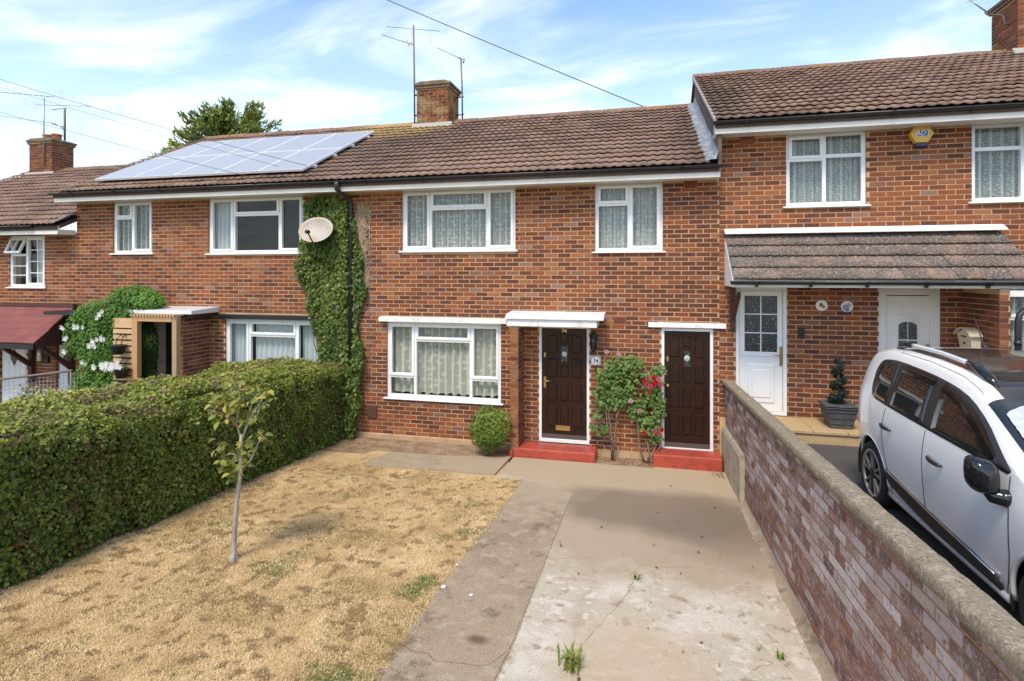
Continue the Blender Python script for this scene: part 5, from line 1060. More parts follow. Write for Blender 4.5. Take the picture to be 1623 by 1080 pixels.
# ---- white flowering climber, timber screen and hanging baskets at number 76
def climber(clumps, label, name, loc, cols, size, seed, flowers):
    t = thing(name, label, 'climbing plant', loc); Ps = []; Ns = []
    for (c, r, n) in clumps: a = nrm(RNG.normal(size=(n, 3))) * (RNG.random((n, 1)) ** .4); Ps.append(np.array(c) + a * np.array(r)); Ns.append(a + np.array([(.1, -.6, .6)]))
    P_ = np.concatenate(Ps); v = .15 + .45 * vnoise(P_, 4, seed) + .35 * RNG.random(len(P_)); tag(leaves('foliage', P_, np.concatenate(Ns) + RNG.normal(size=P_.shape) * .4, size, ramp(v, cols), M['leaf'], t, .5), kind='stuff')
    s = MB(); rs = random.Random(seed)
    for (c, r, n) in clumps:
        if abs(c[0] - loc[0]) < .8: s.tube([(loc[0] + rs.uniform(-.2, .2), loc[1], loc[2]), ((loc[0] + c[0]) / 2, c[1], (loc[2] + c[2]) / 2), tuple(c)], .015, 5)
    s.build('stem', M['twig'], t)
    for (x, y, z, n, sp) in flowers:
        for i in range(n):
            f = MB(); p = Vector((x + rs.gauss(0, sp), y - .06 + rs.gauss(0, .04), z + rs.gauss(0, sp * .5)))
            for k in range(5): a = 2 * pi * k / 5; q = .035; f.add([p, p + Vector((math.cos(a - .5) * q, -.01, math.sin(a - .5) * q)), p + Vector((math.cos(a) * q * 1.5, -.02, math.sin(a) * q * 1.5)), p + Vector((math.cos(a + .5) * q, -.01, math.sin(a + .5) * q))], [(0, 1, 2, 3)], (.80, .80, .74))
            f.build('flower', M['petal'], t)
    return t
BRIGHT = [(.030, .075, .012), (.055, .13, .018), (.09, .20, .026), (.14, .27, .04), (.22, .34, .08)]
climber([((-10.4, -.6, 1.5), (.56, .36, .75), 4800), ((-10.3, -.6, 2.15), (.8, .34, .36), 4200), ((-9.85, -.45, 2.48), (.6, .34, .28), 2600), ((-9.5, -.5, 2.42), (.40, .28, .17), 1000), ((-10.6, -.65, .7), (.48, .4, .6), 2900), ((-11.05, -.6, 1.75), (.32, .25, .5), 900), ((-10.2, -.6, .8), (.55, .3, .6), 2600), ((-11.1, -.5, 2.15), (.35, .2, .13), 260)],
        'bushy green climber with white flowers left of the timber screen', 'flowering_climber', (-10.5, -.4, -.4), BRIGHT, .070, 6, [(-10.95, -.92, 1.95, 2, .04), (-10.52, -.95, 1.98, 5, .07), (-10.25, -.95, 1.66, 7, .07), (-10.08, -.95, 1.76, 4, .05), (-11.05, -.85, 1.72, 3, .05), (-10.1, -.92, 2.2, 4, .05), (-10.4, -.95, 1.3, 2, .05), (-11.0, -.9, 1.45, 2, .05)])
climber([((-9.62, -.38, 1.5), (.24, .10, .72), 2600), ((-9.60, -.38, .9), (.24, .10, .4), 1200)], 'dark leafy climber growing inside the timber porch opening', 'leafy_climber', (-9.65, -.36, -.1), [(.014, .032, .008), (.025, .06, .012), (.05, .11, .02), (.09, .18, .03)], .075, 16, [])
t = thing('timber_screen', 'pale timber screen of horizontal slats with a square arch over the path', 'screen', (-9.4, -.8, -.1))
for k in range(18):
    z = 2.0 - k * .112; q = random.uniform(.85, 1.1); MB().box(-9.93 if k else -9.94, -9.475, -.84, -.815, z - .040 if k else z - .045, z + .040 if k else z + .14, (.56 * q, .36 * q, .19 * q)).build('slat', M['pine'], t)
for (x0, x1) in ((-9.47, -9.345), (-8.55, -8.45)): MB().box(x0, x1, -.86, -.765, -.1, 2.19, (.50, .27, .115) if x0 < -9 else (.36, .24, .14)).build('post', M['pine'], t)
MB().box(-9.93, -9.90, -.812, -.77, -.1, 2.0, (.3, .2, .1)).build('post', M['pine'], t)
MB().box(-9.34, -8.56, -.86, -.80, 2.09, 2.19, (.50, .29, .13)).build('beam', M['pine'], t)
for k in range(15): x = -9.46 + k * .068; MB().box(x, x + .04, -.90, -.2, 2.194, 2.225, (.52, .34, .18)).build('roof_slat', M['pine'], t)
for i, (x, z, lab, fl) in enumerate([(-9.66, 1.56, 'empty black pot hung highest on the timber screen', 0), (-9.58, 1.12, 'black pot of trailing white flowers hung halfway down the timber screen', 34), (-9.70, .66, 'small pot of white flowers hung lowest on the timber screen', 14)]):
    t = thing('hanging_basket', lab, 'hanging pot', (x, -.97, z), 'pots hung on the timber screen')
    MB().lathe([(.0, -.09), (.085, -.09), (.125, .07), (.135, .075), (.13, .085), (.115, .085), (.10, .03), (0, .03)], (x, -.97, z), 18).build('pot', M['iron'], t)
    b = MB(); [b.tube([(x + d_, -.97, z + .08), (x + d_, -.94, z + .2), (x + d_ * .8, -.87, z + .27), (x + d_ * .8, -.845, z + .24)], .008, 5) for d_ in (-.06, .06)]; b.tube([(x - .05, -.87, z + .27), (x + .05, -.87, z + .27)], .006, 5); b.build('hook', M['iron'], t)
    if i:
        n = 90 if i == 1 else 40; P_ = np.array([x - (.12 if i == 1 else 0), -1.0, z + .06]) + RNG.normal(size=(n, 3)) * np.array([.15 if i == 1 else .07, .05, .045]); leaves('foliage', P_, RNG.normal(size=(n, 3)) + np.array([(0, -1, .6)]), .05, ramp(RNG.random(n), BRIGHT), M['leaf'], t)
    for k in range(fl):
        p = Vector((x - (.16 if i == 1 else .0) + random.gauss(0, .16 if i == 1 else .06), -1.06 + random.gauss(0, .03), z + .12 + random.gauss(0, .035) + (.03 * k / fl))); f = MB()
        for j in range(5): a = 2 * pi * j / 5; q = .042; f.add([p, p + Vector((math.cos(a - .5) * q, -.01, math.sin(a - .5) * q)), p + Vector((math.cos(a) * q * 1.4, -.015, math.sin(a) * q * 1.4)), p + Vector((math.cos(a + .5) * q, -.01, math.sin(a + .5) * q))], [(0, 1, 2, 3)], (.82, .81, .78))
        f.build('flower', M['petal'], t)
t = thing('handrail', 'grey pipe handrail with wire mesh in front of the red shingled porch', 'handrail', (-11.5, -1.6, -.4))
MB().tube([(-13.4, -1.55, .86), (-11.70, -1.55, 1.015), (-10.03, -1.55, 1.245)], .022, 8).build('rail', M['galv'], t)
b = MB(); [MB().tube([(x, -1.55, z0_), (x, -1.55, z0_ - 1.5)], .018, 6).build('post', M['galv'], t) for x, z0_ in ((-11.9, 1.0), (-10.05, 1.24))]
b = MB(); [b.tube([(-13.4, -1.55, .80 - k * .07), (-11.70, -1.55, .955 - k * .07), (-9.95, -1.55, 1.19 - k * .07)], .003, 3) for k in range(14)]; [b.tube([(-13.3 + k * .09, -1.55, .82 + k * .0085), (-13.3 + k * .09, -1.55, -.2)], .003, 3) for k in range(38)]; b.build('mesh_panel', M['rod'], t)
t = thing('wall_light', 'small steel wall light beside the white door under the red porch', 'light', (-12.75, -.05, 1.2)); MB().lathe([(.045, -.13), (.045, .13)], (-12.80, -.07, 1.22), 12).build('tube', M['alu'], t); MB().box(-12.70, -12.60, -.05, .0, 1.05, 1.28).build('housing', M['iron'], t)
t = thing('plant_trough', 'black trough of pale flowers below the white door on the far left', 'plant trough', (-12.0, -.9, .3)); MB().box(-12.1, -11.2, -1.05, -.8, .28, .55).build('trough', M['black'], t, .01); n = 260; P_ = np.array([-11.65, -.95, .64]) + RNG.normal(size=(n, 3)) * np.array([.26, .07, .07]); tag(leaves('foliage', P_, RNG.normal(size=(n, 3)) + np.array([(0, -1, .6)]), .06, np.where(RNG.random((n, 1)) < .3, np.array([(.6, .6, .55)]), ramp(RNG.random(n), GREEN)), M['leaf'], t), kind='stuff')

# ---- spiral topiary in its planter
t = thing('topiary_planter', 'spiral topiary in a tapered grey planter on the buff platform', 'potted plant', (2.74, -.46, .77))
MB().hexa([(2.58, -.58, .768), (2.86, -.58, .768), (2.86, -.30, .768), (2.58, -.30, .768), (2.52, -.64, 1.07), (2.92, -.64, 1.07), (2.92, -.24, 1.07), (2.52, -.24, 1.07)]).ring(2.505, 2.935, 1.062, 1.10, .012, -.655, -.225).build('planter', M['slate'], t, .008)
for k in range(3): z = .84 + k * .085; e = (z - .768) / .30 * .06; MB().box(2.575 - e, 2.865 + e, -.592 - e, -.584 - e, z, z + .008).build('planter_rib', M['slate'], t)
MB().box(2.54, 2.90, -.62, -.26, 1.04, 1.06).build('soil', M['soil'], t); MB().tube([(2.72, -.44, 1.05), (2.72, -.44, 1.68)], .014, 6).build('stem', M['twig'], t)
n = 4200; u = RNG.random(n); a = u * 2 * pi * 3.2 + .8; rad = .115 * (1 - .62 * u) ; c_ = np.stack([2.72 + np.cos(a) * rad * .75, -.44 + np.sin(a) * rad * .75, 1.10 + u * .62], 1); P_ = c_ + nrm(RNG.normal(size=(n, 3))) * (RNG.random((n, 1)) ** .4) * (.085 * (1 - .45 * u))[:, None]
tag(leaves('foliage', P_, P_ - c_ + RNG.normal(size=(n, 3)) * .03, .026, ramp(.1 + .6 * RNG.random(n), [(.012, .022, .016), (.022, .04, .025), (.04, .062, .04), (.07, .10, .07)]), M['leaf'], t), kind='stuff')

# ------------------------------------------------------------------ dry grass, weeds, litter
n = 430000; x = RNG.uniform(-5.55, -1.72, n); y = -.95 - (RNG.random(n) ** .8) * 7.4; pp = np.stack([x, y, x * 0], 1)
bare = vnoise(pp, 1.1, 61); near = np.clip((y + 1.9) / .9, 0, 1); ok = (RNG.random(n) < np.clip(1.12 - .75 * np.clip((bare - .52) * 3, 0, 1) - .8 * np.clip((vnoise(pp, 10, 62) - .62) * 4, 0, 1) - near * .75 - np.clip((-5.15 - x) * 2.5, 0, .8), .06, 1)); ok &= ~((y > -1.6) & (x > -4.25)); x, y, pp = x[ok], y[ok], pp[ok]; n = len(x)
zz = -.08 + SL * y + .004 + .012 * np.sin(x * 2.1) * np.sin(y * 1.7)
gnoise = vnoise(pp, 1.3, 71) + .35 * vnoise(pp, 5, 72); edge = np.clip(1 - np.abs(x + 1.95) / .35, 0, 1); pgreen = np.clip((gnoise - .93) * 1.8, 0, .45) + edge * np.clip((vnoise(pp, 3.6, 73) - .62) * 4, 0, .75); gr = RNG.random(n) < pgreen
v = np.clip(.02 + .40 * vnoise(pp, 2.3, 74) + .45 * vnoise(pp, 9, 78) + .30 * RNG.random(n), 0, 1); col = ramp(v, [(.33, .215, .098), (.55, .385, .185), (.73, .54, .285), (.88, .71, .43)]); mid = (vnoise(pp, 2.0, 77) > .58) & (RNG.random(n) < .25); col[mid] = np.array([(.26, .21, .075)]); spk = (vnoise(pp, 13, 79) > .66) & (RNG.random(n) < .8); col[spk] = np.array([(.32, .215, .10)]); col[gr] = ramp(RNG.random(gr.sum()), [(.07, .11, .022), (.13, .18, .04), (.20, .24, .07)])
az = RNG.uniform(0, 2 * pi, n); ln = RNG.uniform(.010, .032, n) * np.where(gr, 1.15, 1); lean = RNG.uniform(.8, 1.48, n); w = RNG.uniform(.0018, .0034, n); dx, dy = np.cos(az), np.sin(az); b0 = np.stack([x - dy * w, y + dx * w, zz], 1); b1 = np.stack([x + dy * w, y - dx * w, zz], 1)
m1 = np.stack([x + dx * ln * .5 * np.sin(lean), y + dy * ln * .5 * np.sin(lean), zz + ln * .62 * np.cos(lean) + .003], 1); t1 = np.stack([x + dx * ln * np.sin(lean) * 1.1, y + dy * ln * np.sin(lean) * 1.1, zz + ln * .8 * np.cos(lean) + .002], 1)
V = np.stack([b0, b1, m1 + (b1 - b0) * .4, m1 - (b1 - b0) * .4, t1], 1).reshape(-1, 3); idx = np.arange(n)[:, None] * 5; fc = np.concatenate([idx + np.array([[0, 1, 2]]), idx + np.array([[0, 2, 3]]), idx + np.array([[3, 2, 4]])], 0)
tag(np_mesh('dry_grass', V, fc, np.repeat(col, 5, 0), M['blade']), 'short parched straw coloured grass of the front lawn', 'grass', kind='stuff')
def weed(label, x, y, h, n, name='weed', cols=LIME):
    b = MB(); rs = random.Random(int(x * 100 + n)); z = gz(y) + .008
    for i in range(n):
        a = rs.uniform(0, 2 * pi); l = h * rs.uniform(.5, 1.1); o = rs.uniform(.2, .9); c = cols[rs.randrange(1, 5)]; d = Vector((math.cos(a), math.sin(a), 0)); s_ = Vector((-d.y, d.x, 0)) * h * .05; p = Vector((x + rs.gauss(0, h * .15), y + rs.gauss(0, h * .15), z)); m_ = p + d * l * o * .4 + Vector((0, 0, l * .6)); e = p + d * l * o + Vector((0, 0, l * (1 - .4 * o)))
        b.add([p - s_ * .5, p + s_ * .5, m_ + s_, e, m_ - s_], [(0, 1, 2, 4), (4, 2, 3)], c)
    tag(b.build(name, M['leaf']), label, 'weed', 'weeds in the cracks of the drive')
weed('leafy weed tuft in the near middle of the drive', -.50, -5.62, .17, 46, cols=[(.12, .17, .03), (.16, .22, .04), (.24, .30, .06), (.32, .34, .09), (.36, .33, .12)]); weed('tiny weed in the crack across the middle of the drive', -.09, -4.19, .09, 16); weed('low weed with spread leaves near the foot of the garden wall', .93, -5.12, .08, 22); weed('tiny green sprig left of the weed by the wall', .80, -5.05, .05, 9)
for i, (x, y, r, lab) in enumerate([(-1.738, -4.79, .028, 'larger white stone at the edge of the lawn'), (-1.76, -4.36, .016, 'smaller white stone at the edge of the lawn'), (-1.46, -4.86, .02, 'flat white stone on the path')]):
    b = MB(); b.lathe([(.0, -.3), (.7, -.2), (1, .05), (.8, .4), (.35, .6), (.0, .62)], (0, 0, 0), 9); b.v = [(x + p[0] * r * (1 + .25 * math.sin(k * 2.3)), y + p[1] * r, gz(y) + .014 + p[2] * r * .7) for k, p in enumerate(b.v)]; tag(b.build('stone', M['stone']), lab, 'stone', 'stones at the lawn edge')
lf = MB(); rs = random.Random(77)
for i in range(260):
    if i < 110: x, y = rs.uniform(-.78, .09), rs.uniform(-.44, -.05)
    elif i < 150: x, y = rs.gauss(1.05, .06), rs.gauss(-.55, .1)
    elif i < 205: x, y = rs.uniform(-5.2, -4.2), rs.uniform(-.8, -.15)
    else: x, y = rs.uniform(-.9, 1.1), rs.uniform(-6, -.6)
    x = min(x, 1.12); a = rs.uniform(0, 6.28); s_ = rs.uniform(.008, .022); z = gz(y) + .02 + rs.random() * .008; d = Vector((math.cos(a), math.sin(a), rs.uniform(-.2, .3))) * s_; e = Vector((-math.sin(a), math.cos(a), rs.uniform(-.2, .4))) * s_ * .6; p = Vector((x, y, z)); lf.add([p - d, p + e, p + d, p - e], [(0, 1, 2, 3)], rs.choice([(.22, .11, .05), (.30, .17, .07), (.14, .08, .04), (.36, .25, .12)]))
tag(lf.build('fallen_leaves', M['leaf']), 'dead brown leaves scattered by the doorsteps and on the drive', 'leaves', kind='stuff')

gr_ = MB(); rs = random.Random(31)
for i in range(900):
    q = rs.random()
    if q < .35: x, y = rs.gauss(-.955, .018), rs.uniform(-8, -2.0)
    elif q < .6: x, y = rs.gauss(1.17, .03), rs.uniform(-8, -.5)
    elif q < .72: x, y = rs.gauss(-1.78, .03), rs.uniform(-7, -1.6)
    elif q < .86: x, y = rs.uniform(-.78, .09), rs.uniform(-.46, -.36)
    else: x, y = rs.uniform(-1.7, 1.1), rs.uniform(-7, -.6)
    a = rs.uniform(.002, .007); z = gz(y) + .009; b_ = rs.uniform(0, 3); u, w = math.cos(b_) * a, math.sin(b_) * a
    gr_.add([(x - u, y - w, z), (x + w, y - u, z), (x + u, y + w, z), (x - w, y + u, z), (x + u * .2, y + w * .2, z + a * .9)], [(0, 1, 4), (1, 2, 4), (2, 3, 4), (3, 0, 4)], rs.choice([(.42, .34, .25), (.22, .16, .11), (.58, .52, .43), (.13, .09, .06), (.35, .25, .16)]))
tag(gr_.build('grit', M['dead']), 'loose grit along the joints of the drive and the foot of the wall', 'grit', kind='stuff')

# ------------------------------------------------------------------ the parked car (l from the tail, w outwards, h up)
XC, Y0, Z0, NOSE = 3.03, -2.52, .690, .010
def cw(l, w, h): return (XC - w, Y0 - l, Z0 + h + NOSE * l)
def smooth_curve(xs, ys, s=.05):
    g = np.linspace(-.5, 4.6, 1021); v = np.interp(g, xs, ys); k = np.exp(-.5 * (np.arange(-60, 61) * .005 / s) ** 2); k /= k.sum(); vs = np.convolve(np.pad(v, 60, mode='edge'), k, 'valid')
    return lambda l: float(np.interp(l, g, vs))
cT = smooth_curve([0, .03, .06, .10, .16, .24, .34, .6, .95, 1.5, 2.0, 2.25, 2.45, 2.75, 3.05, 3.3, 3.6, 3.85, 4.0, 4.08], [.62, .86, 1.02, 1.20, 1.38, 1.49, 1.54, 1.58, 1.60, 1.595, 1.56, 1.505, 1.42, 1.26, 1.11, 1.02, .96, .86, .74, .55], .03)
cW = smooth_curve([0, .05, .15, .4, .7, 1.2, 2.8, 3.3, 3.7, 3.95, 4.08], [.66, .73, .80, .848, .868, .870, .870, .855, .80, .68, .48], .05)
cB = smooth_curve([0, .1, .3, 3.7, 4.0, 4.08], [.36, .29, .23, .23, .27, .33], .03)
def sec(l, n=44):
    T, Wd, B = cT(l), cW(l), cB(l); hb = min(1.04, T - .14); Te = max(T - .12, hb + .02); ins = .14 * (Te - hb) / .47
    f = lambda q: B + q * (hb - B)
    k = np.array([(Wd * .90, B), (Wd * .958, f(.06)), (Wd * .982, f(.26)), (Wd, f(.55)), (Wd * .998, f(.80)), (Wd * .976, hb), (Wd * .976 - ins * .42, hb + (Te - hb) * .5), (Wd * .976 - ins, Te), (Wd * .976 - ins - .05, Te + (T - Te) * .58), (Wd * .976 - ins - .16, T - (T - Te) * .17), (Wd * .35, T - .006), (0, T)])
    P = np.vstack([2 * k[0] - k[1], k, 2 * k[-1] - k[-2]]); out = []
    m = 4
    for i in range(1, len(P) - 2):
        for j in range(m):
            t = j / m; a, b, c, d = P[i - 1], P[i], P[i + 1], P[i + 2]; out.append(.5 * ((2 * b) + (c - a) * t + (2 * a - 5 * b + 4 * c - d) * t * t + (3 * b - a - 3 * c + d) * t ** 3))
    out.append(P[-2]); return np.array(out)
NSIDE = 4 * 7 + 1
def side(l, h):
    s = sec(l)[:NSIDE + 3]; hh = np.maximum.accumulate(s[:, 1]); return float(np.interp(h, hh, s[:, 0]))
def topz(l, w):
    s = sec(l)[NSIDE - 3:][::-1]; return float(np.interp(abs(w), np.maximum.accumulate(s[:, 0]), s[:, 1]))
CAR = thing('parked_car', 'white compact people carrier parked on the asphalt drive, silver sunshade behind its windscreen', 'car', cw(2.0, 0, 0))
ls = sorted(set(np.round(np.concatenate([np.linspace(0, .4, 17), np.linspace(.4, 3.6, 65), np.linspace(3.6, 4.08, 19)]), 4))); S = np.array([sec(l) for l in ls]); m = S.shape[1]
ARCH = [(.68, .315, .37), (3.22, .315, .37)]
body = MB(); V2 = []
for i, l in enumerate(ls):
    for k in range(m): V2.append([l, S[i, k, 0], S[i, k, 1]])
V2 = np.array(V2); inside = np.full(len(V2), -1)
for a, (al, ah, ar) in enumerate(ARCH):
    d = np.hypot(V2[:, 0] - al, V2[:, 2] - ah); q = (d < ar) & (V2[:, 2] < .75) & (V2[:, 1] > .5); inside[q] = a
faces = [(i * m + k, (i + 1) * m + k, (i + 1) * m + k + 1, i * m + k + 1) for i in range(len(ls) - 1) for k in range(m - 1)]
faces = [f for f in faces if not all(inside[j] >= 0 for j in f)]
used = {j for f in faces for j in f if inside[j] >= 0}
for j in used:
    al, ah, ar = ARCH[inside[j]]; dl, dh = V2[j, 0] - al, V2[j, 2] - ah; d = math.hypot(dl, dh) or 1; V2[j, 0] = al + dl / d * ar; V2[j, 2] = ah + dh / d * ar
    if V2[j, 2] > cB(V2[j, 0]): V2[j, 1] = side(V2[j, 0], V2[j, 2])
for sg in (1, -1): body.add([cw(l, w * sg, h) for l, w, h in V2], [f if sg < 0 else f[::-1] for f in faces], None, True)
body.add([cw(ls[0], S[0, k, 0] * sg, S[0, k, 1]) for sg in (1, -1) for k in (range(m) if sg > 0 else range(m - 2, -1, -1))], [tuple(range(2 * m - 1))], None, False)
body.add([cw(ls[-1], S[-1, k, 0] * sg, S[-1, k, 1]) for sg in (1, -1) for k in (range(m) if sg > 0 else range(m - 2, -1, -1))], [tuple(range(2 * m - 2, -1, -1))], None, False)
cbody = body.build('body', M['carwhite'], CAR)
fl = MB(); fl.box(XC - .78, XC + .78, Y0 - 3.9, Y0 - .15, Z0 + .24, Z0 + .36); fl.box(XC - .6, XC + .6, Y0 - 3.7, Y0 - .3, Z0 + .36, Z0 + .75); fl.build('underbody', M['carplastic'], CAR)
def chaikin(p, it=2):
    for _ in range(it): p = [tuple((1 - t) * p[i][q] + t * p[(i + 1) % len(p)][q] for q in (0, 1)) for i in range(len(p)) for t in (.22, .78)]
    return p
def patch(name, poly, off, m_, sides=(1, -1), parent=CAR, it=2, rings=5, th=0):
    poly = chaikin(poly, it); p2 = []
    for i in range(len(poly)):
        a, b = poly[i], poly[(i + 1) % len(poly)]; k = max(1, int(math.hypot(b[0] - a[0], b[1] - a[1]) / .05))
        p2 += [(a[0] + (b[0] - a[0]) * t / k, a[1] + (b[1] - a[1]) * t / k) for t in range(k)]
    poly = p2; n = len(poly); c = (sum(p[0] for p in poly) / n, sum(p[1] for p in poly) / n)
    for sg in sides:
        vs = []; q = [(c[0] + (p[0] - c[0]) * r / rings, c[1] + (p[1] - c[1]) * r / rings) for r in range(rings, 0, -1) for p in poly] + [c]
        for (l, h) in q: vs.append(cw(l, sg * (side(l, h) + off), h))
        fs = [(r * n + i, r * n + (i + 1) % n, (r + 1) * n + (i + 1) % n, (r + 1) * n + i) for r in range(rings - 1) for i in range(n)] + [((rings - 1) * n + i, (rings - 1) * n + (i + 1) % n, rings * n) for i in range(n)]
        b0 = len(vs); vs += [cw(l, sg * (side(l, h) - .004), h) for l, h in poly]; fs += [(i, b0 + i, b0 + (i + 1) % n, (i + 1) % n) for i in range(n)]
        if sg < 0: fs = [f[::-1] for f in fs]
        MB().add(vs, fs, None, True).build(name, m_, parent)
def corners(p, q=.03):
    """keep the corners of a smoothed outline tight"""
    o = []
    for i in range(len(p)):
        a, b, c = Vector(p[i - 1]), Vector(p[i]), Vector(p[(i + 1) % len(p)])
        o += [tuple(b + (a - b).normalized() * min(q, (a - b).length * .4)), tuple(b), tuple(b + (c - b).normalized() * min(q, (c - b).length * .4))]
    return o
band = [(.68, 1.075), (.60, 1.16), (.575, 1.33), (.62, 1.42), (.72, 1.458), (1.0, 1.478), (1.6, 1.462), (2.0, 1.43), (2.25, 1.38), (2.5, 1.275), (2.72, 1.14), (2.90, 1.035), (2.6, 1.035), (1.7, 1.045), (1.0, 1.06)]
patch('window_surround', band, .003, M['carplastic'], it=1)
patch('side_window', corners([(.715, 1.095), (.635, 1.19), (.615, 1.34), (.665, 1.415), (.76, 1.442), (1.035, 1.455), (1.045, 1.30), (1.0, 1.085)], .02), .006, M['carglass'], it=2)
patch('side_window', corners([(1.10, 1.08), (1.115, 1.25), (1.165, 1.45), (1.70, 1.435), (1.725, 1.068)]), .006, M['carglass'], it=2)
patch('side_window', corners([(1.865, 1.062), (1.855, 1.425), (2.03, 1.405), (2.22, 1.355), (2.46, 1.245), (2.66, 1.115), (2.72, 1.058)]), .006, M['carglass'], it=2)
for sg in (1, -1):
    for q in ([(1.16, 1.462, 1.40), (1.3, 1.462, 1.395), (1.5, 1.456, 1.39), (1.72, 1.445, 1.38)], [(1.86, 1.435, 1.37), (2.0, 1.415, 1.345), (2.15, 1.38, 1.31), (2.3, 1.328, 1.25), (2.45, 1.258, 1.18), (2.58, 1.18, 1.11), (2.68, 1.11, 1.06)]):
        b = MB(); vs = [cw(l, sg * (side(l, h) + o), h) for l, a, c in q for (h, o) in ((a, .006), (c, .024), (c, .018))]; b.add(vs, [(i * 3 + k, i * 3 + k + 1, i * 3 + 4 + k, i * 3 + 3 + k) for i in range(len(q) - 1) for k in range(2)], None, True); b.build('wind_deflector', M['carblack'], CAR)
patch('door_moulding', [(1.02, .455), (1.06, .485), (1.6, .425), (2.74, .36), (2.78, .325), (2.76, .265), (2.70, .245), (1.9, .275), (1.2, .345), (1.05, .41)], .016, M['carplastic'], it=1)
for sg in (1, -1):
    b = MB(); b.tube([cw(l, sg * (side(l, h) + .016), h) for l, h in ((1.08, .478), (1.4, .445), (1.9, .402), (2.4, .375), (2.72, .356))], .007, 6); b.build('moulding_strip', M['chrome'], CAR)
    for (l, h) in ((1.0, .885), (1.90, .855)):
        hd = MB(); vs = []
        cupm = MB(); 
        for i in range(9): t = i / 8; vs.append(cw(l + .20 * t, sg * (side(l + .2 * t, h - .02 * t) + .012 + .028 * math.sin(pi * t) ** .6), h - .015 * t))
        hd.tube(vs, [.010, .014, .016, .016, .016, .016, .016, .014, .010], 8); hd.build('door_handle', M['carblack'], CAR)
    sm = MB()
    for pts in ([(1.02, 1.03), (.985, .85), (1.0, .68), (1.07, .52), (1.13, .36), (1.14, .27)], [(1.79, 1.03), (1.775, .8), (1.785, .5), (1.80, .26)], [(2.86, 1.03), (2.875, .8), (2.87, .55), (2.84, .38), (2.80, .26)], [(1.0, .255), (1.6, .25), (2.8, .25)]):
        fine = [(pts[i][0] + (pts[i + 1][0] - pts[i][0]) * t / 6, pts[i][1] + (pts[i + 1][1] - pts[i][1]) * t / 6) for i in range(len(pts) - 1) for t in range(6)] + [pts[-1]]
        sm.tube([cw(l, sg * (side(l, h) - .0005), h) for l, h in fine], .0042, 5)
    sm.tube([cw(l, sg * (side(l, 9) - .012), topz(l, side(l, 9) - .012) + .0) for l in np.linspace(.9, 2.3, 24)], .0032, 5)
    sm.build('panel_gap', M['carplastic'], CAR)
    # grey sill, roof rail, mirror
    sl_ = MB(); sl_.tube([cw(l, sg * (side(l, .27) - .012), .255) for l in np.linspace(1.07, 2.83, 16)], .035, 8); sl_.build('sill', M['cargrey'], CAR)
    rr = MB(); rr.tube([cw(l, sg * .60, topz(l, .60) + .050) for l in np.linspace(.95, 1.90, 12)], .019, 8); rail = rr.build('roof_rail', M['alu'], CAR)
    rf = MB(); rf.tube([cw(.66, sg * .60, topz(.66, .6) - .005), cw(.74, sg * .60, topz(.74, .6) + .035), cw(.86, sg * .60, topz(.86, .6) + .048), cw(.97, sg * .60, topz(.97, .6) + .050)], [.02, .03, .028, .022], 8)
    rf.tube([cw(1.88, sg * .60, topz(1.88, .6) + .050), cw(2.0, sg * .60, topz(2.0, .6) + .046), cw(2.13, sg * .60, topz(2.13, .6) + .026), cw(2.25, sg * .60, topz(2.25, .6) - .005)], [.022, .034, .036, .022], 8); rf.build('rail_foot', M['carblack'], rail)
    mr = MB(); n = 18; c0_ = (2.79, side(2.7, 1.0) + .115, 1.005); vs = []
    for i in range(13):
        ph = pi * i / 12
        for k in range(n):
            a = 2 * pi * k / n; x, y_, z_ = -math.cos(ph), math.sin(ph) * math.cos(a), math.sin(ph) * math.sin(a)
            px = max(x, -.45); vs.append(cw(c0_[0] + px * .10 + .02 * z_ * 0, sg * (c0_[1] + np.sign(y_) * abs(y_) ** .6 * .084), c0_[2] + np.sign(z_) * abs(z_) ** .6 * .112 + .03 * y_))
    mr.add(vs, [(i * n + k, i * n + (k + 1) % n, (i + 1) * n + (k + 1) % n, (i + 1) * n + k) for i in range(12) for k in range(n)], None, True)
    mir = mr.build('door_mirror', M['carblack'], CAR)
    st_ = MB(); st_.tube([cw(2.80, sg * (c0_[1] - .02), .93), cw(2.82, sg * (side(2.8, .96) + .06), .89), cw(2.84, sg * (side(2.82, .95) + .01), .885), cw(2.86, sg * (side(2.84, .95) - .03), .90)], [.035, .05, .055, .05], 10); st_.build('mirror_foot', M['carblack'], mir)
    for (al, ah, ar) in ARCH:
        w0 = .855; xo = XC - sg * w0; o = sg
        ty = MB(); ty.lathe([(.20, o * .20), (.285, o * .20), (.308, o * .17), (.312, o * .10), (.308, o * .03), (.290, o * .005), (.262, o * -.002), (.236, o * .004), (.226, o * .02)], cw(al, sg * w0, ah), 40, 'x', cap=False); wh = ty.build('wheel', M['tyre'], CAR)
        MB().lathe([(.228, o * .012), (.222, o * .004), (.212, o * .012), (.205, o * .06), (.20, o * .13), (.0, o * .135)], cw(al, sg * w0, ah), 40, 'x', cap=False).build('rim_barrel', M['tyre'], wh)
        MB().lathe([(.231, o * .010), (.227, o * .001), (.214, o * .003), (.209, o * .02)], cw(al, sg * w0, ah), 40, 'x', cap=False).build('rim', M['alloy'], wh)
        c_ = cw(al, sg * w0, ah)
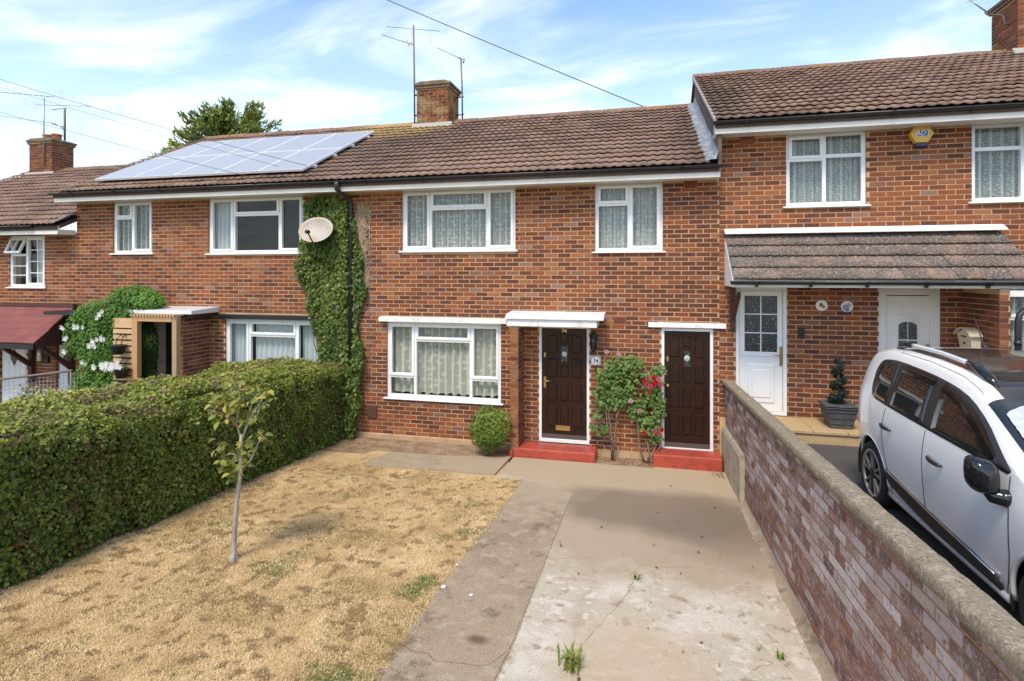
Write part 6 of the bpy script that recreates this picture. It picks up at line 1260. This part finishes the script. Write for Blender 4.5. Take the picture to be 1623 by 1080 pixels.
        for s_ in range(5):
            sp = MB(); a = 2 * pi * s_ / 5 + .35
            for da in (-.17, .17):
                p0 = (math.cos(a + da * .8) * .05, math.sin(a + da * .8) * .05); p1 = (math.cos(a + da * 1.35) * .215, math.sin(a + da * 1.35) * .215); nx, nz_ = -(p1[1] - p0[1]), p1[0] - p0[0]; L_ = math.hypot(nx, nz_); nx, nz_ = nx / L_ * .0075, nz_ / L_ * .0075
                q = [(p0[0] - nx, p0[1] - nz_), (p0[0] + nx, p0[1] + nz_), (p1[0] + nx * 1.3, p1[1] + nz_ * 1.3), (p1[0] - nx * 1.3, p1[1] - nz_ * 1.3)]
                sp.hexa([(c_[0] + o * .035, c_[1] + u, c_[2] + v_) for u, v_ in q] + [(c_[0] + o * (.012 if i < 2 else .006), c_[1] + u, c_[2] + v_) for i, (u, v_) in enumerate(q)])
            sp.build('spoke', M['alloy'], wh)
        MB().lathe([(.062, o * .04), (.06, o * .012), (.035, o * .006), (.0, o * .004)], c_, 20, 'x', cap=False).build('hub', M['carplastic'], wh)
        lip = MB(); pts = [(al + ar * math.cos(t), ah + ar * math.sin(t)) for t in np.linspace(-.12, pi + .12, 28)]; lip.tube([cw(l, sg * (side(l, max(h, cB(l) + .03)) - .012), h) for l, h in pts], .016, 8); lip.build('wheel_arch', M['carwhite'], CAR)
        well = MB(); vs = [];
        for t in np.linspace(-.3, pi + .3, 22): vs += [cw(al + (ar + .003) * math.cos(t), sg * .845, ah + (ar + .003) * math.sin(t)), cw(al + ar * math.cos(t), sg * .5, ah + ar * math.sin(t))]
        well.add(vs, [(i * 2, i * 2 + 1, i * 2 + 3, i * 2 + 2) for i in range(21)], None, True); well.add([cw(al + ar * math.cos(t), sg * .52, ah + ar * math.sin(t)) for t in np.linspace(0, 2 * pi, 24)[:-1]], [tuple(range(23))]); well.build('wheel_well', M['carplastic'], CAR)
def toppatch(name, l0, l1, wf, off, m_, nl=36, nw=64, jit=0):
    b = MB(); vs = []; rs = random.Random(4)
    for i in range(nl + 1):
        l = l0 + (l1 - l0) * i / nl
        for k in range(nw + 1):
            w = wf(l) * (2 * k / nw - 1); vs.append(cw(l, w, topz(l, w) + off + (rs.uniform(0, jit) if jit else 0)))
    b.add(vs, [(i * (nw + 1) + k, i * (nw + 1) + k + 1, (i + 1) * (nw + 1) + k + 1, (i + 1) * (nw + 1) + k) for i in range(nl) for k in range(nw)], None, True); return b.build(name, m_, CAR)
toppatch('roof_glass', .88, 2.405, lambda l: .61 + .06 * max(0, l - 2.0), .005, M['roofglass'])
toppatch('windscreen', 2.40, 3.24, lambda l: .735 + .08 * (l - 2.40), .006, M['carglass'])
toppatch('sunshade', 2.45, 3.16, lambda l: min(.70, .48 + (l - 2.45) * 2.2) + .08 * (l - 2.45), .012, M['foil'], 40, 64, .012)
toppatch('scuttle', 3.24, 3.36, lambda l: .66, .008, M['carplastic'], 3, 64)
for sg in (1, -1): patch('headlight', [(3.62, .80), (3.66, .89), (3.82, .83), (3.93, .72), (3.88, .68)], .004, M['chrome'], (sg,)); patch('tail_light', [(.05, .82), (.045, 1.05), (.10, 1.08), (.12, .84)], .004, mat('tail_lamp_red', (.35, .01, .01), .15), (sg,))
aer = MB(); aer.tube([cw(.62, -.15, topz(.62, .15)), cw(.60, -.15, topz(.6, .15) + .03)], [.03, .014], 8); aer.tube([cw(.60, -.15, topz(.6, .15) + .03), cw(.42, -.15, topz(.6, .15) + .30)], [.007, .004], 6); aer.build('roof_aerial', M['carplastic'], CAR)
